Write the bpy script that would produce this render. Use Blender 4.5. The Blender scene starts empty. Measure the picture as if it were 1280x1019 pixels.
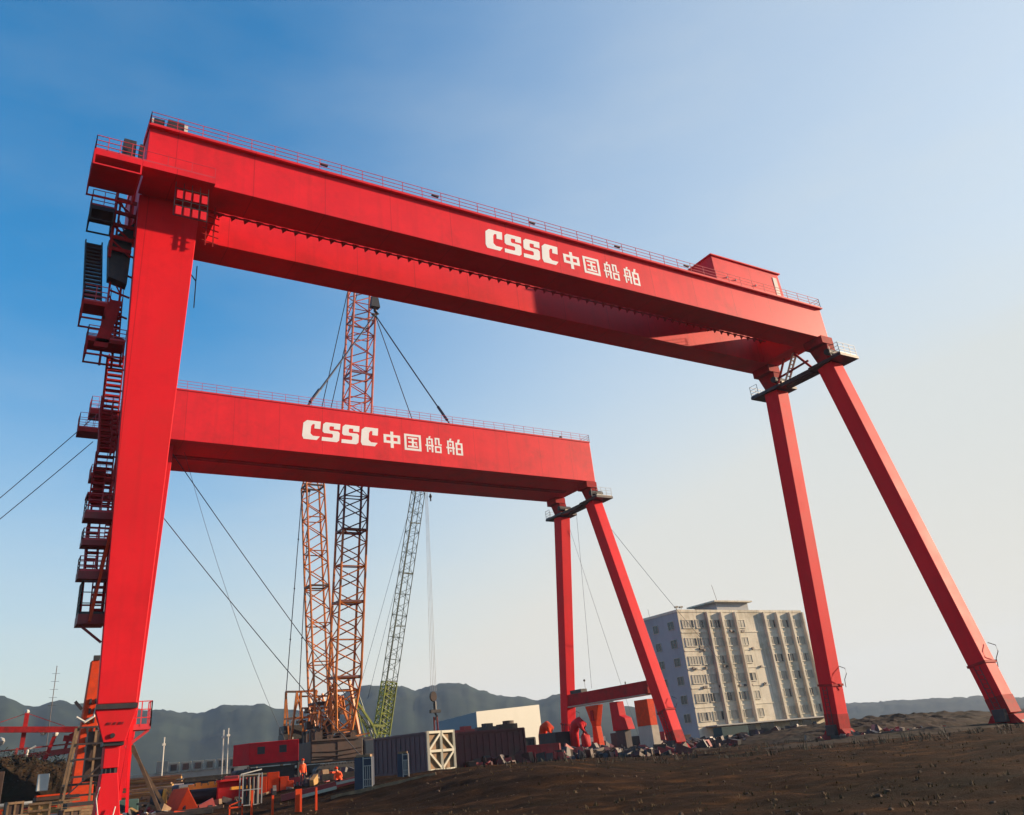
import bpy, bmesh, math, random
from mathutils import Vector, Matrix, noise
random.seed(7)
V = Vector
C = bpy.context.scene.collection
SC = bpy.context.scene
R = math.radians

# ------------------------------------------------------------------ camera
cam_d = bpy.data.cameras.new('camera'); cam = bpy.data.objects.new('camera', cam_d); C.objects.link(cam)
right = V((0.8640294, -0.49616058, -0.08531045)); up = V((-0.1520422, -0.41871023, 0.89530158)); fwd = V((0.4799337, 0.7605961, 0.43721529))
m = Matrix((right, up, -fwd)).transposed().to_4x4(); m.translation = V((0, 0, 1.5591))
cam.matrix_world = m
cam_d.sensor_width = 36; cam_d.lens = 1021.91/1280*36
cam_d.shift_x = (640-601.556)/1280; cam_d.shift_y = (449.976-509.5)/1280
cam_d.clip_start = 0.2; cam_d.clip_end = 30000
SC.camera = cam

# ------------------------------------------------------------------ ground height
def ss(a, b, t):
    t = min(1, max(0, (t-a)/(b-a))); return t*t*(3-2*t)
def gz(x, y):
    d = math.hypot(x, y)
    z = 1.0*ss(12, 45, d)*ss(14, 24, x)*(1-.8*ss(33, 42, math.degrees(math.atan2(x, max(.01, y)))))
    z += 2.2*ss(135, 165, y)*(1-ss(60, 110, x))
    return z

# ------------------------------------------------------------------ materials
def nodes(name):
    mt = bpy.data.materials.new(name); mt.use_nodes = True
    nt = mt.node_tree; b = nt.nodes['Principled BSDF']
    return mt, nt, b
def link(nt, a, b): nt.links.new(a, b)
def mat(name, col, rough=.5, metal=0, var=.18, scale=.6, dirt=None, dirt_scale=.25, dirt_amt=.5, bump=0, bscale=8, coat=0, streak=0, spec=None, seams=None):
    mt, nt, b = nodes(name); N = nt.nodes.new
    tc = N('ShaderNodeTexCoord'); obj = tc.outputs['Object']
    n1 = N('ShaderNodeTexNoise'); n1.inputs['Scale'].default_value = scale; n1.inputs['Detail'].default_value = 8; n1.inputs['Roughness'].default_value = .65
    link(nt, obj, n1.inputs['Vector'])
    rp = N('ShaderNodeValToRGB'); e = rp.color_ramp.elements
    c = V(col)
    e[0].position = .3; e[0].color = (*(c*(1-var)), 1); e[1].position = .7; e[1].color = (*[min(1, v*(1+var)) for v in c], 1)
    link(nt, n1.outputs['Fac'], rp.inputs['Fac']); out = rp.outputs['Color']
    if streak:
        mp = N('ShaderNodeMapping'); mp.inputs['Scale'].default_value = (1.3, 1.3, .06); link(nt, obj, mp.inputs['Vector'])
        n3 = N('ShaderNodeTexNoise'); n3.inputs['Scale'].default_value = 1.2; n3.inputs['Detail'].default_value = 5; link(nt, mp.outputs[0], n3.inputs['Vector'])
        r3 = N('ShaderNodeValToRGB'); r3.color_ramp.elements[0].position = .52; r3.color_ramp.elements[1].position = .75
        link(nt, n3.outputs['Fac'], r3.inputs['Fac'])
        ml = N('ShaderNodeMath'); ml.operation = 'MULTIPLY'; ml.inputs[1].default_value = streak; link(nt, r3.outputs[0], ml.inputs[0])
        mx = N('ShaderNodeMixRGB'); mx.blend_type = 'MIX'; link(nt, ml.outputs[0], mx.inputs[0]); link(nt, out, mx.inputs[1]); mx.inputs[2].default_value = (*(dirt or (.05, .04, .035)), 1)
        out = mx.outputs[0]
    if dirt:
        n2 = N('ShaderNodeTexNoise'); n2.inputs['Scale'].default_value = dirt_scale; n2.inputs['Detail'].default_value = 10; n2.inputs['Roughness'].default_value = .7
        link(nt, obj, n2.inputs['Vector'])
        r2 = N('ShaderNodeValToRGB'); r2.color_ramp.elements[0].position = .5; r2.color_ramp.elements[1].position = .68
        link(nt, n2.outputs['Fac'], r2.inputs['Fac'])
        ml = N('ShaderNodeMath'); ml.operation = 'MULTIPLY'; ml.inputs[1].default_value = dirt_amt; link(nt, r2.outputs[0], ml.inputs[0])
        mx = N('ShaderNodeMixRGB'); link(nt, ml.outputs[0], mx.inputs[0]); link(nt, out, mx.inputs[1]); mx.inputs[2].default_value = (*dirt, 1)
        out = mx.outputs[0]
    if seams:      # thin plate weld lines every `seams` metres along x
        sp = N('ShaderNodeSeparateXYZ'); link(nt, obj, sp.inputs[0])
        md = N('ShaderNodeMath'); md.operation = 'PINGPONG'; md.inputs[1].default_value = seams/2; link(nt, sp.outputs[0], md.inputs[0])
        lt = N('ShaderNodeMath'); lt.operation = 'LESS_THAN'; lt.inputs[1].default_value = .035; link(nt, md.outputs[0], lt.inputs[0])
        ml = N('ShaderNodeMath'); ml.operation = 'MULTIPLY'; ml.inputs[1].default_value = .4; link(nt, lt.outputs[0], ml.inputs[0])
        mx = N('ShaderNodeMixRGB'); mx.blend_type = 'MULTIPLY'; link(nt, ml.outputs[0], mx.inputs[0]); link(nt, out, mx.inputs[1]); mx.inputs[2].default_value = (.3, .25, .25, 1)
        out = mx.outputs[0]
    link(nt, out, b.inputs['Base Color'])
    rr = N('ShaderNodeMapRange'); rr.inputs[3].default_value = max(.03, rough-.08); rr.inputs[4].default_value = min(1, rough+.1)
    link(nt, n1.outputs['Fac'], rr.inputs[0]); link(nt, rr.outputs[0], b.inputs['Roughness'])
    b.inputs['Metallic'].default_value = metal
    if spec is not None: b.inputs['Specular IOR Level'].default_value = spec
    if coat: b.inputs['Coat Weight'].default_value = coat; b.inputs['Coat Roughness'].default_value = .22
    if bump:
        nb = N('ShaderNodeTexNoise'); nb.inputs['Scale'].default_value = bscale; nb.inputs['Detail'].default_value = 6; link(nt, obj, nb.inputs['Vector'])
        bp = N('ShaderNodeBump'); bp.inputs['Strength'].default_value = bump; bp.inputs['Distance'].default_value = .1
        link(nt, nb.outputs['Fac'], bp.inputs['Height']); link(nt, bp.outputs[0], b.inputs['Normal'])
    return mt
RED = (.72, .012, .020)
M = dict(
    red=mat('red paint', RED, .5, var=.1, scale=.35, dirt=(.42, .016, .016), dirt_scale=.16, dirt_amt=.6, streak=.3, spec=.25, bump=.05, bscale=.5, seams=6.2),
    redleg=mat('red leg paint', RED, .6, var=.12, scale=.4, dirt=(.42, .018, .016), dirt_scale=.2, dirt_amt=.45, streak=.25, spec=.12, seams=7.7, bump=.04, bscale=.5),
    redrail=mat('red railing paint', (.5, .03, .04), .5, var=.2),
    oldred=mat('weathered red paint', (.36, .015, .016), .7, spec=.12, var=.25, scale=1.5, dirt=(.09, .025, .02), dirt_scale=.6, dirt_amt=.7),
    brick=mat('oxide red primer and shaded red', (.26, .022, .02), .6, var=.2, scale=1.2, dirt=(.12, .05, .035), dirt_scale=.8, dirt_amt=.6),
    orange=mat('orange paint', (.6, .05, .010), .65, spec=.15, var=.2, scale=1.5, dirt=(.3, .06, .03), dirt_scale=.7, dirt_amt=.5),
    white=mat('white lettering paint', (.8, .78, .74), .5, var=.05),
    cream=mat('cream steel paint', (.36, .34, .26), .5, var=.12, scale=1, dirt=(.2, .16, .11), dirt_scale=.7, dirt_amt=.5),
    amber=mat('amber crane paint', (.46, .14, .02), .45, var=.3, scale=.6, dirt=(.13, .06, .03), dirt_scale=.5, dirt_amt=.6),
    boomred=mat('rust red lattice paint', (.48, .13, .075), .5, var=.3, scale=.3, dirt=(.1, .04, .04), dirt_scale=.25, dirt_amt=.5),
    boomdark=mat('dark lattice paint', (.14, .045, .045), .5, var=.3, scale=.3, dirt=(.06, .05, .08), dirt_scale=.15, dirt_amt=.6),
    green=mat('lime crane paint', (.22, .26, .045), .45, var=.25, scale=.6, dirt=(.12, .13, .06), dirt_scale=.5, dirt_amt=.6),
    greydk=mat('grey green lattice paint', (.09, .11, .08), .5, var=.3),
    brown=mat('oily brown machinery', (.05, .022, .012), .6, var=.4, scale=.8, dirt=(.02, .015, .012), dirt_scale=.5, dirt_amt=.8),
    black=mat('black oily steel', (.018, .017, .018), .55, var=.4, dirt=(.06, .04, .03), dirt_scale=.8, dirt_amt=.5),
    steel=mat('dark steel', (.04, .033, .034), .5, metal=.3, var=.3, dirt=(.12, .06, .035), dirt_scale=.9, dirt_amt=.5),
    cable=mat('steel cable', (.035, .04, .06), .5, metal=.4, var=.2),
    glass=mat('dark window glass', (.03, .035, .04), .12, var=.3, scale=.3),
    grey=mat('grey galvanised steel', (.3, .3, .29), .45, metal=.4, var=.2, dirt=(.15, .1, .07), dirt_scale=.9),
    timber=mat('weathered timber', (.2, .12, .06), .8, var=.4, scale=2, dirt=(.1, .07, .05), dirt_scale=1.2, dirt_amt=.7),
    ochre=mat('ochre plywood', (.3, .17, .045), .7, var=.25, scale=1.5, dirt=(.15, .1, .05), dirt_scale=.8),
    yellow=mat('yellow machine paint', (.6, .24, .012), .45, var=.2, scale=1.5, dirt=(.2, .09, .03), dirt_scale=.9, dirt_amt=.6),
    blue=mat('blue cabinet paint', (.014, .022, .045), .55, var=.3, dirt=(.05, .05, .05), dirt_scale=.7),
    teal=mat('teal tarpaulin', (.014, .05, .048), .8, var=.3),
    purple=mat('faded plum container paint', (.07, .055, .06), .6, var=.25, scale=1.2, dirt=(.06, .035, .03), dirt_scale=.6, dirt_amt=.6),
    maroon=mat('maroon container paint', (.085, .017, .015), .65, var=.3, scale=1, dirt=(.06, .03, .02), dirt_scale=.6, dirt_amt=.8),
    cabinred=mat('red cabin paint', (.5, .012, .018), .6, spec=.15, var=.15, scale=1.2, dirt=(.25, .04, .04), dirt_scale=.5),
    plaster=mat('stained cream render', (.6, .55, .43), .9, var=.14, scale=.25, dirt=(.26, .22, .14), dirt_scale=.13, dirt_amt=.75, streak=.6, bump=.1, spec=.2),
    plasterg=mat('grey render and shaded wall', (.34, .35, .35), .9, var=.12, scale=.3, dirt=(.2, .2, .19), dirt_scale=.15, dirt_amt=.6, streak=.35, bump=.1),
    roofc=mat('concrete roof', (.3, .29, .27), .85, var=.2),
    frame=mat('pale window frame', (.38, .35, .27), .5, var=.1),
    hallw=mat('white hall cladding', (.29, .29, .25), .6, var=.06, scale=.2, dirt=(.26, .26, .22), dirt_scale=.1),
    hallb=mat('blue hall cladding', (.11, .16, .2), .6, var=.08, scale=.2),
    debrisd=mat('dark stones', (.06, .03, .014), .9, var=.6, scale=1.5),
    skin=mat('skin', (.4, .22, .14), .5, var=.08),
    cloth=mat('hi vis orange cloth', (.85, .1, .02), .8, var=.12, scale=6),
    trousers=mat('dark trousers', (.03, .03, .045), .85, var=.2, scale=6),
    conc=mat('pale concrete', (.42, .38, .31), .85, var=.2, scale=.8, dirt=(.2, .16, .12), dirt_scale=.4, bump=.2),
    leaf=mat('dark weeds', (.02, .022, .011), .8, var=.4, scale=.8),
    debris=mat('mixed debris', (.2, .16, .12), .8, var=.6, scale=1.5, dirt=(.07, .045, .03), dirt_scale=.8, dirt_amt=.9),
    pale=mat('pale sheeting', (.6, .57, .5), .6, var=.2),
    lamp=mat('lamp housing', (.5, .48, .43), .4, var=.1),
)
def ground_mat():
    mt, nt, b = nodes('bare brown soil'); N = nt.nodes.new
    tc = N('ShaderNodeTexCoord'); ob = tc.outputs['Object']
    def noi(s, d=10, r=.65, vec=ob, dist=0):
        n = N('ShaderNodeTexNoise'); n.inputs['Scale'].default_value = s; n.inputs['Detail'].default_value = d; n.inputs['Roughness'].default_value = r; n.inputs['Distortion'].default_value = dist
        link(nt, vec, n.inputs['Vector']); return n.outputs['Fac']
    r1 = N('ShaderNodeValToRGB'); e = r1.color_ramp.elements
    e[0].position = .3; e[0].color = (.010, .0045, .0018, 1); e[1].position = .7; e[1].color = (.105, .046, .015, 1)
    k = e.new(.52); k.color = (.034, .015, .0055, 1)
    link(nt, noi(.45, dist=.4), r1.inputs[0])
    r2 = N('ShaderNodeValToRGB'); r2.color_ramp.elements[0].position = .5; r2.color_ramp.elements[1].position = .63
    link(nt, noi(.11, 8), r2.inputs[0])
    mx = N('ShaderNodeMixRGB'); link(nt, r2.outputs[0], mx.inputs[0]); link(nt, r1.outputs[0], mx.inputs[1]); mx.inputs[2].default_value = (.016, .010, .004, 1)
    r3 = N('ShaderNodeValToRGB'); r3.color_ramp.elements[0].position = .60; r3.color_ramp.elements[1].position = .72
    link(nt, noi(2.2, 10, .75), r3.inputs[0])
    mx2 = N('ShaderNodeMixRGB'); link(nt, r3.outputs[0], mx2.inputs[0]); link(nt, mx.outputs[0], mx2.inputs[1]); mx2.inputs[2].default_value = (.12, .062, .026, 1)
    wv = N('ShaderNodeTexWave'); wv.wave_type = 'BANDS'; wv.bands_direction = 'DIAGONAL'; wv.inputs['Scale'].default_value = .16; wv.inputs['Distortion'].default_value = 5; wv.inputs['Detail'].default_value = 3; wv.inputs['Detail Scale'].default_value = .5
    link(nt, ob, wv.inputs['Vector']); r4 = N('ShaderNodeValToRGB'); r4.color_ramp.elements[0].position = .55; r4.color_ramp.elements[1].position = .9; link(nt, wv.outputs[1], r4.inputs[0])
    m4 = N('ShaderNodeMath'); m4.operation = 'MULTIPLY'; m4.inputs[1].default_value = .6; link(nt, r4.outputs[0], m4.inputs[0])
    mx3 = N('ShaderNodeMixRGB'); link(nt, m4.outputs[0], mx3.inputs[0]); link(nt, mx2.outputs[0], mx3.inputs[1]); mx3.inputs[2].default_value = (.011, .006, .003, 1)
    link(nt, mx3.outputs[0], b.inputs['Base Color']); b.inputs['Roughness'].default_value = .95; b.inputs['Specular IOR Level'].default_value = .05
    bp = N('ShaderNodeBump'); bp.inputs['Strength'].default_value = .9; bp.inputs['Distance'].default_value = .3
    link(nt, noi(3.5, 12, .75), bp.inputs['Height']); link(nt, bp.outputs[0], b.inputs['Normal'])
    return mt
M['ground'] = ground_mat()
M['hill'] = mat('forested hillside', (.018, .028, .02), .95, var=.45, scale=.012, dirt=(.03, .034, .022), dirt_scale=.006, dirt_amt=.5, spec=.1)
M['mound'] = mat('dark spoil', (.03, .018, .010), .95, var=.5, scale=.7, dirt=(.014, .016, .008), dirt_scale=.3, dirt_amt=.8, bump=.8, bscale=2, spec=.1)

# ------------------------------------------------------------------ mesh builder
class MB:
    def __init__(s): s.v = []; s.f = []; s.mi = []; s.k = 0
    def face(s, pts):
        i = len(s.v); s.v += [V(p) for p in pts]; s.f.append(tuple(range(i, i+len(pts)))); s.mi.append(s.k)
    def hexa(s, b, t):        # b, t: 4 bottom and 4 top corners, counter-clockwise from above
        i = len(s.v); s.v += [V(p) for p in b]+[V(p) for p in t]
        for q in ((3, 2, 1, 0), (4, 5, 6, 7), (0, 1, 5, 4), (1, 2, 6, 5), (2, 3, 7, 6), (3, 0, 4, 7)):
            s.f.append(tuple(i+k for k in q)); s.mi.append(s.k)
        return s
    def box(s, x0, x1, y0, y1, z0, z1):
        return s.hexa([(x0, y0, z0), (x1, y0, z0), (x1, y1, z0), (x0, y1, z0)], [(x0, y0, z1), (x1, y0, z1), (x1, y1, z1), (x0, y1, z1)])
    def obox(s, c, L, W, H, rz=0, tilt=0):   # box standing on point c, turned by rz
        c = V(c); mt = Matrix.Rotation(rz, 3, 'Z') @ Matrix.Rotation(tilt, 3, 'Y')
        P = lambda x, y, z: c + mt @ V((x, y, z))
        a, b = L/2, W/2
        return s.hexa([P(-a, -b, 0), P(a, -b, 0), P(a, b, 0), P(-a, b, 0)], [P(-a, -b, H), P(a, -b, H), P(a, b, H), P(-a, b, H)])
    def frame(s, a, b, upv=V((0, 0, 1))):
        d = (b-a).normalized()
        if abs(d.dot(upv)) > .98: upv = V((0, 1, 0))
        sx = d.cross(upv).normalized(); return d, sx, sx.cross(d)
    def beam(s, a, b, w, h=None, upv=V((0, 0, 1)), w2=None, h2=None):
        a, b = V(a), V(b); h = h or w; w2 = w2 or w; h2 = h2 or h
        d, x, u = s.frame(a, b, upv)
        r = lambda c, w, h: [c-x*w/2-u*h/2, c+x*w/2-u*h/2, c+x*w/2+u*h/2, c-x*w/2+u*h/2]
        i = len(s.v); s.v += r(a, w, h)+r(b, w2, h2)
        for q in ((0, 1, 2, 3), (7, 6, 5, 4), (4, 5, 1, 0), (5, 6, 2, 1), (6, 7, 3, 2), (7, 4, 0, 3)):
            s.f.append(tuple(i+k for k in q)); s.mi.append(s.k)
        return s
    def tube(s, pts, r, n=6, r2=None):
        pts = [V(p) for p in pts]; i0 = len(s.v); N = len(pts)
        for k, p in enumerate(pts):
            a = pts[max(0, k-1)]; b = pts[min(N-1, k+1)]
            d, x, u = s.frame(a, b)
            rr = r if r2 is None else r+(r2-r)*k/(N-1)
            s.v += [p+(x*math.cos(2*math.pi*j/n)+u*math.sin(2*math.pi*j/n))*rr for j in range(n)]
        for k in range(N-1):
            for j in range(n):
                s.f.append((i0+k*n+j, i0+k*n+(j+1) % n, i0+(k+1)*n+(j+1) % n, i0+(k+1)*n+j)); s.mi.append(s.k)
        s.f.append(tuple(i0+j for j in reversed(range(n)))); s.mi.append(s.k)
        s.f.append(tuple(i0+(N-1)*n+j for j in range(n))); s.mi.append(s.k)
        return s
    def prism(s, poly, ex):    # planar polygon (3-D points) extruded by ex
        n = len(poly); i = len(s.v); ex = V(ex)
        s.v += [V(p) for p in poly]+[V(p)+ex for p in poly]
        s.f.append(tuple(i+k for k in range(n))); s.mi.append(s.k)
        s.f.append(tuple(i+n+k for k in reversed(range(n)))); s.mi.append(s.k)
        for k in range(n):
            s.f.append((i+(k+1) % n, i+k, i+n+k, i+n+(k+1) % n)); s.mi.append(s.k)
        return s
    def ball(s, c, r, n=8):
        c = V(c); rings = n//2
        return s.tube([c+V((0, 0, -r*math.cos(math.pi*k/rings))) for k in (0, rings)], r*.05) if False else s._ball(c, r, n)
    def _ball(s, c, r, n):
        i = len(s.v); m_ = n//2
        s.v.append(c+V((0, 0, -r)))
        for a in range(1, m_):
            t = math.pi*a/m_
            for j in range(n): s.v.append(c+V((r*math.sin(t)*math.cos(2*math.pi*j/n), r*math.sin(t)*math.sin(2*math.pi*j/n), -r*math.cos(t))))
        s.v.append(c+V((0, 0, r))); top = len(s.v)-1
        for j in range(n):
            s.f.append((i, i+1+(j+1) % n, i+1+j)); s.mi.append(s.k)
            for a in range(m_-2):
                p = i+1+a*n; s.f.append((p+j, p+(j+1) % n, p+n+(j+1) % n, p+n+j)); s.mi.append(s.k)
            p = i+1+(m_-2)*n; s.f.append((p+j, p+(j+1) % n, top)); s.mi.append(s.k)
        return s
    def rail(s, pts, h=1.1, step=2.0, r=.035, rails=(1, .55), close=False):   # handrail along a line of floor points
        pts = [V(p) for p in pts]
        if close: pts.append(pts[0])
        for a, b in zip(pts, pts[1:]):
            L = (b-a).length; n = max(1, round(L/step))
            for k in range(n+1): p = a.lerp(b, k/n); s.beam(p, p+V((0, 0, h)), r*1.6)
            for q in rails: s.beam(a+V((0, 0, h*q)), b+V((0, 0, h*q)), r*1.4)
            s.beam(a+V((0, 0, .08)), b+V((0, 0, .08)), r*.6, .16)
        return s
    def build_each(s, name, mats, parent=None, **k):   # one object for each connected piece
        par = list(range(len(s.v)))
        def fd(a):
            while par[a] != a: par[a] = par[par[a]]; a = par[a]
            return a
        for f in s.f:
            for q in f[1:]: par[fd(q)] = fd(f[0])
        gr = {}
        for f, mi in zip(s.f, s.mi): gr.setdefault(fd(f[0]), []).append((f, mi))
        out = []
        for fs in gr.values():
            ids = sorted({i for f, _ in fs for i in f}); mp = {i: n for n, i in enumerate(ids)}
            b = MB(); b.v = [s.v[i] for i in ids]; b.f = [tuple(mp[i] for i in f) for f, _ in fs]; b.mi = [mi for _, mi in fs]
            out.append(b.build(name, mats, parent, **k))
        return out
    def build(s, name, mats, parent=None, smooth=False, bevel=0):
        me = bpy.data.meshes.new(name); off = root_loc(parent)
        me.from_pydata([v-off for v in s.v], [], s.f); me.update()
        for mm in (mats if isinstance(mats, (list, tuple)) else [mats]): me.materials.append(mm)
        if any(s.mi): me.polygons.foreach_set('material_index', s.mi)
        bm = bmesh.new(); bm.from_mesh(me); bmesh.ops.recalc_face_normals(bm, faces=bm.faces); bm.to_mesh(me); bm.free()
        if smooth: me.polygons.foreach_set('use_smooth', [True]*len(me.polygons))
        o = bpy.data.objects.new(name, me); C.objects.link(o)
        if parent is not None: o.parent = parent
        if bevel:
            b = o.modifiers.new('edge', 'BEVEL'); b.width = bevel; b.segments = 2; b.limit_method = 'ANGLE'
        return o
def root_loc(o):
    p = V((0, 0, 0))
    while o is not None: p = p + V(o.location); o = o.parent
    return p
def thing(name, label, cat, loc, group=None):
    o = bpy.data.objects.new(name, None); C.objects.link(o); o.location = loc; o.empty_display_size = .5
    o['label'] = label; o['category'] = cat
    if group: o['group'] = group
    return o
def tag(o, label, cat, group=None):
    o['label'] = label; o['category'] = cat
    if group: o['group'] = group
    return o
def solo(mb, name, mats, loc, label, cat, group=None, **k):   # a thing that is a single mesh, origin at its base
    o = mb.build(name, mats, None, **k); loc = V(loc)
    o.data.transform(Matrix.Translation(-loc)); o.location = loc
    return tag(o, label, cat, group)
def struct(o): o['kind'] = 'structure'; return o
def copy_tree(o, parent=None):
    c = o.copy(); C.objects.link(c)
    if parent is not None: c.parent = parent
    for ch in list(o.children): copy_tree(ch, c)
    return c

# ------------------------------------------------------------------ lettering
def bars(x0, z0, x1, z1): return [(x0, z0), (x1, z0), (x1, z1), (x0, z1)]
def ring(x0, z0, x1, z1, t): return [bars(x0, z0, x0+t, z1), bars(x1-t, z0, x1, z1), bars(x0+t, z0, x1-t, z0+t), bars(x0+t, z1-t, x1-t, z1)]
LC = [[(0, .16), (.1, 0), (.86, 0), (1.02, .2), (.62, .2), (.46, .32), (.46, .7), (.54, .82), (.66, .82), (.66, .6), (1, .6), (1, 1), (.2, 1), (0, .84)]]
LS = [[(.0, .0), (.88, .0), (1, .1), (1, .5), (.9, .58), (.44, .58), (.38, .63), (.38, .78), (.44, .82), (.64, .82), (.64, .68), (1, .68), (1, 1), (.14, 1), (0, .88), (0, .5), (.1, .42), (.56, .42), (.62, .37), (.62, .24), (.56, .2), (.0, .2)]]
ZHONG = [bars(0, .28, .16, .8), bars(.84, .28, 1, .8), bars(.16, .28, .41, .43), bars(.59, .28, .84, .43), bars(.16, .65, .41, .8), bars(.59, .65, .84, .8), bars(.41, 0, .59, 1)]
GUO = ring(0, 0, 1, 1, .13)+[bars(.22, .7, .78, .8), bars(.24, .46, .76, .55), bars(.2, .19, .8, .29), bars(.44, .29, .56, .46), bars(.44, .55, .56, .7), [(.62, .42), (.72, .33), (.78, .37), (.68, .45)]]
ZHOU = [bars(.07, .0, .16, .76), bars(.36, .0, .46, .76), bars(.07, .76, .46, .86), [(.2, .86), (.3, .86), (.34, 1), (.24, 1)], bars(0, .36, .07, .46), bars(.16, .36, .36, .46), bars(.46, .36, .5, .46), [(.2, .56), (.28, .52), (.31, .64), (.23, .68)], [(.2, .18), (.28, .14), (.31, .26), (.23, .3)]]
CHUAN = ZHOU+[bars(.58, .5, .68, .94), bars(.68, .84, .88, .94), bars(.78, .56, .88, .84), bars(.78, .48, 1.0, .56)]+ring(.56, 0, .97, .42, .1)
BO = ZHOU+ring(.56, 0, .98, .78, .11)+[bars(.67, .34, .87, .44), [(.66, .78), (.78, .78), (.84, 1), (.72, 1)]]
def lettering(parent, x0, x1, z0, z1, y):
    mb = MB(); W = x1-x0; H = z1-z0; th = .012
    # (glyph, start, width as share of the whole line, base, height, slant)
    L = [(LC, 0, .098, 0, 1, .1), (LS, .112, .1, 0, 1, .1), (LS, .226, .1, 0, 1, .1), (LC, .340, .1, 0, 1, .1),
         (ZHONG, .482, .104, .02, .9, 0), (GUO, .612, .108, .0, .9, 0), (CHUAN, .748, .108, .02, .9, 0), (BO, .886, .114, .02, .9, 0)]
    for part in (L[:4], L[4:]):
        mb = MB()
        for g, s, w, b, h, sl in part:
            for poly in g:
                mb.prism([(x0+W*(s+w*(px+sl*pz)), y, z0+H*(b+h*pz)) for px, pz in poly], (0, -th, 0))
        mb.build('lettering', M['white'], parent)

# ------------------------------------------------------------------ near gantry crane
YF, YB, ZB, ZT, XL, XR = 54.75, 57.95, 44.53, 48.74, 5.63, 85.63
near = thing('gantry_crane', 'tall twin girder red gantry crane nearest the camera, with a machine house on top', 'gantry crane', (45, 60, 0), 'red gantry cranes over the yard')
def girder(parent, x0, x1, y0, y1, z0, z1, lip=.34):
    mb = MB().box(x0, x1, y0, y1, z0, z1)
    return mb.build('girder', M['red'], parent, bevel=.04)
gf = girder(near, XL, XR, YF, YB, ZB, ZT)
MB().box(XL-.1, XR+.1, YF-.38, YB+.3, ZT+.003, ZT+.16).build('top_flange', M['red'], gf)
MB().rail([(XL, YF-.28, ZT+.16), (XR-.1, YF-.28, ZT+.16), (XR-.1, YB+.2, ZT+.16)], 1.25, 2.0, .03, (1, .68, .36)).build('railing', M['redrail'], gf)
MB().rail([(XL, YB+.2, ZT+.16), (XL, YF-.28, ZT+.16)], 1.25, 1.2, .03, (1, .68, .36)).build('end_railing', M['redrail'], gf)
lettering(gf, 36.25, 55.55, 45.35, 47.62, YF-.004)
mb = MB()
for k in range(63):
    x = 8.6+k*1.1
    mb.prism([(x, YB+.02, ZB-.004), (x+.62, YB+.02, ZB-.004), (x+.12, YB+.02, ZB-.55)], (0, .12, 0))
mb.beam((8, YB+.16, ZB-.06), (78, YB+.16, ZB-.06), .1)
mb.build('toothed_cable_rail', M['oldred'], gf)
mb = MB()
for x in (20, 31, 42, 53, 63): mb.beam((x-.35, YF-.2, ZT+.95), (x+.35, YF-.2, ZT+.9), .2, .14)
mb.build_each('floodlight', M['black'], gf)
gr = girder(near, XL, XR, 62.7, 65.9, ZB, ZT)
MB().box(XL-.1, XR+.1, 62.4, 66.2, ZT+.003, ZT+.16).build('top_flange', M['red'], gr)
MB().rail([(XL, 66.1, ZT+.16), (XR, 66.1, ZT+.16)], 1.25, 2.0, .03, (1, .68, .36)).build('railing', M['redrail'], gr)
MB().box(82.9, XR-.05, YB+.003, 62.697, ZB+.02, ZT-.4).build('end_beam', M['red'], near)
MB().box(XL+.3, 12, YB+.003, 62.697, ZB-.02, ZT-.6).build('end_beam', M['red'], near)
# control boxes on the left end of the girder top
mb = MB().box(5.9, 6.7, 55.0, 55.9, ZT+.17, ZT+1.35).box(6.95, 8.2, 54.9, 55.9, ZT+.17, ZT+1.5); mb.k = 1; mb.box(5.75, 5.88, 55, 55.8, ZT+.17, ZT+1.3).box(8.22, 8.5, 54.9, 55.8, ZT+.17, ZT+1.35)
mb.build_each('control_box', [M['steel'], M['pale']], near)
# machine house straddling both girders
h = MB().hexa([(69.7, 56.3, ZT+.9), (81.6, 56.3, ZT+.9), (81.6, 65.2, ZT+.9), (69.7, 65.2, ZT+.9)], [(69.7, 56.3, 53.9), (81.4, 56.3, 53.9), (81.4, 65.2, 53.9), (69.7, 65.2, 53.9)]).build('machine_house', M['red'], near, bevel=.05)
MB().box(69.5, 81.7, 56.1, 65.4, 53.905, 54.05).build('house_roof', M['red'], h)
mb = MB()
for x in (71.5, 73, 76.5): mb.ball((x, 56.2, 51.1), .13, 6)
mb.build_each('wall_lamp', M['lamp'], h)
mb = MB().box(80.2, 80.9, 56.25, 56.297, 50, 53.2); mb.build('house_door', M['pale'], h)
mb = MB()
for x in (70.5, 80.5): mb.box(x-.8, x+.8, 56.4, 57.6, ZT+.163, ZT+.897).box(x-.8, x+.8, 63.4, 64.6, ZT+.163, ZT+.897)
mb.build_each('house_bogie', M['steel'], h)
# rigid left leg (its back is narrower than its front)
def leg_section(z, xc, hw, y0, y1, nar=.45): return [(xc-hw, y0, z), (xc+hw, y0, z), (xc+hw-nar, y1, z), (xc-hw+nar, y1, z)]
lg = MB().hexa(leg_section(6.55, 8.02, 1.14, 58.35, 61.2, .3), leg_section(ZB-.01, 8.12, 2.36, 57.98, 62.4)).build('rigid_leg', M['redleg'], near, bevel=.05)
MB().hexa(leg_section(6.25, 8.02, 1.2, 58.3, 61.2, .3), leg_section(6.54, 8.02, 1.2, 58.3, 61.2, .3)).build('leg_flange', M['steel'], lg)
MB().hexa(leg_section(4.4, 8.08, .62, 58.45, 59.8, .2), leg_section(6.245, 8.02, 1.2, 58.4, 61.1, .3)).build('leg_foot', M['redleg'], lg, bevel=.03)
mb = MB()
for dx in (-.5, -.42, -.3, -.1, -.02, .18, .26, .4): mb.beam((8.02+dx, 58.43, 5.35), (8.1+dx, 58.43, 5.5), .07, .02)
mb.tube([(7.95, 58.5, 4.75), (7.95, 58.36, 4.75)], .14, 10)
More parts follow.
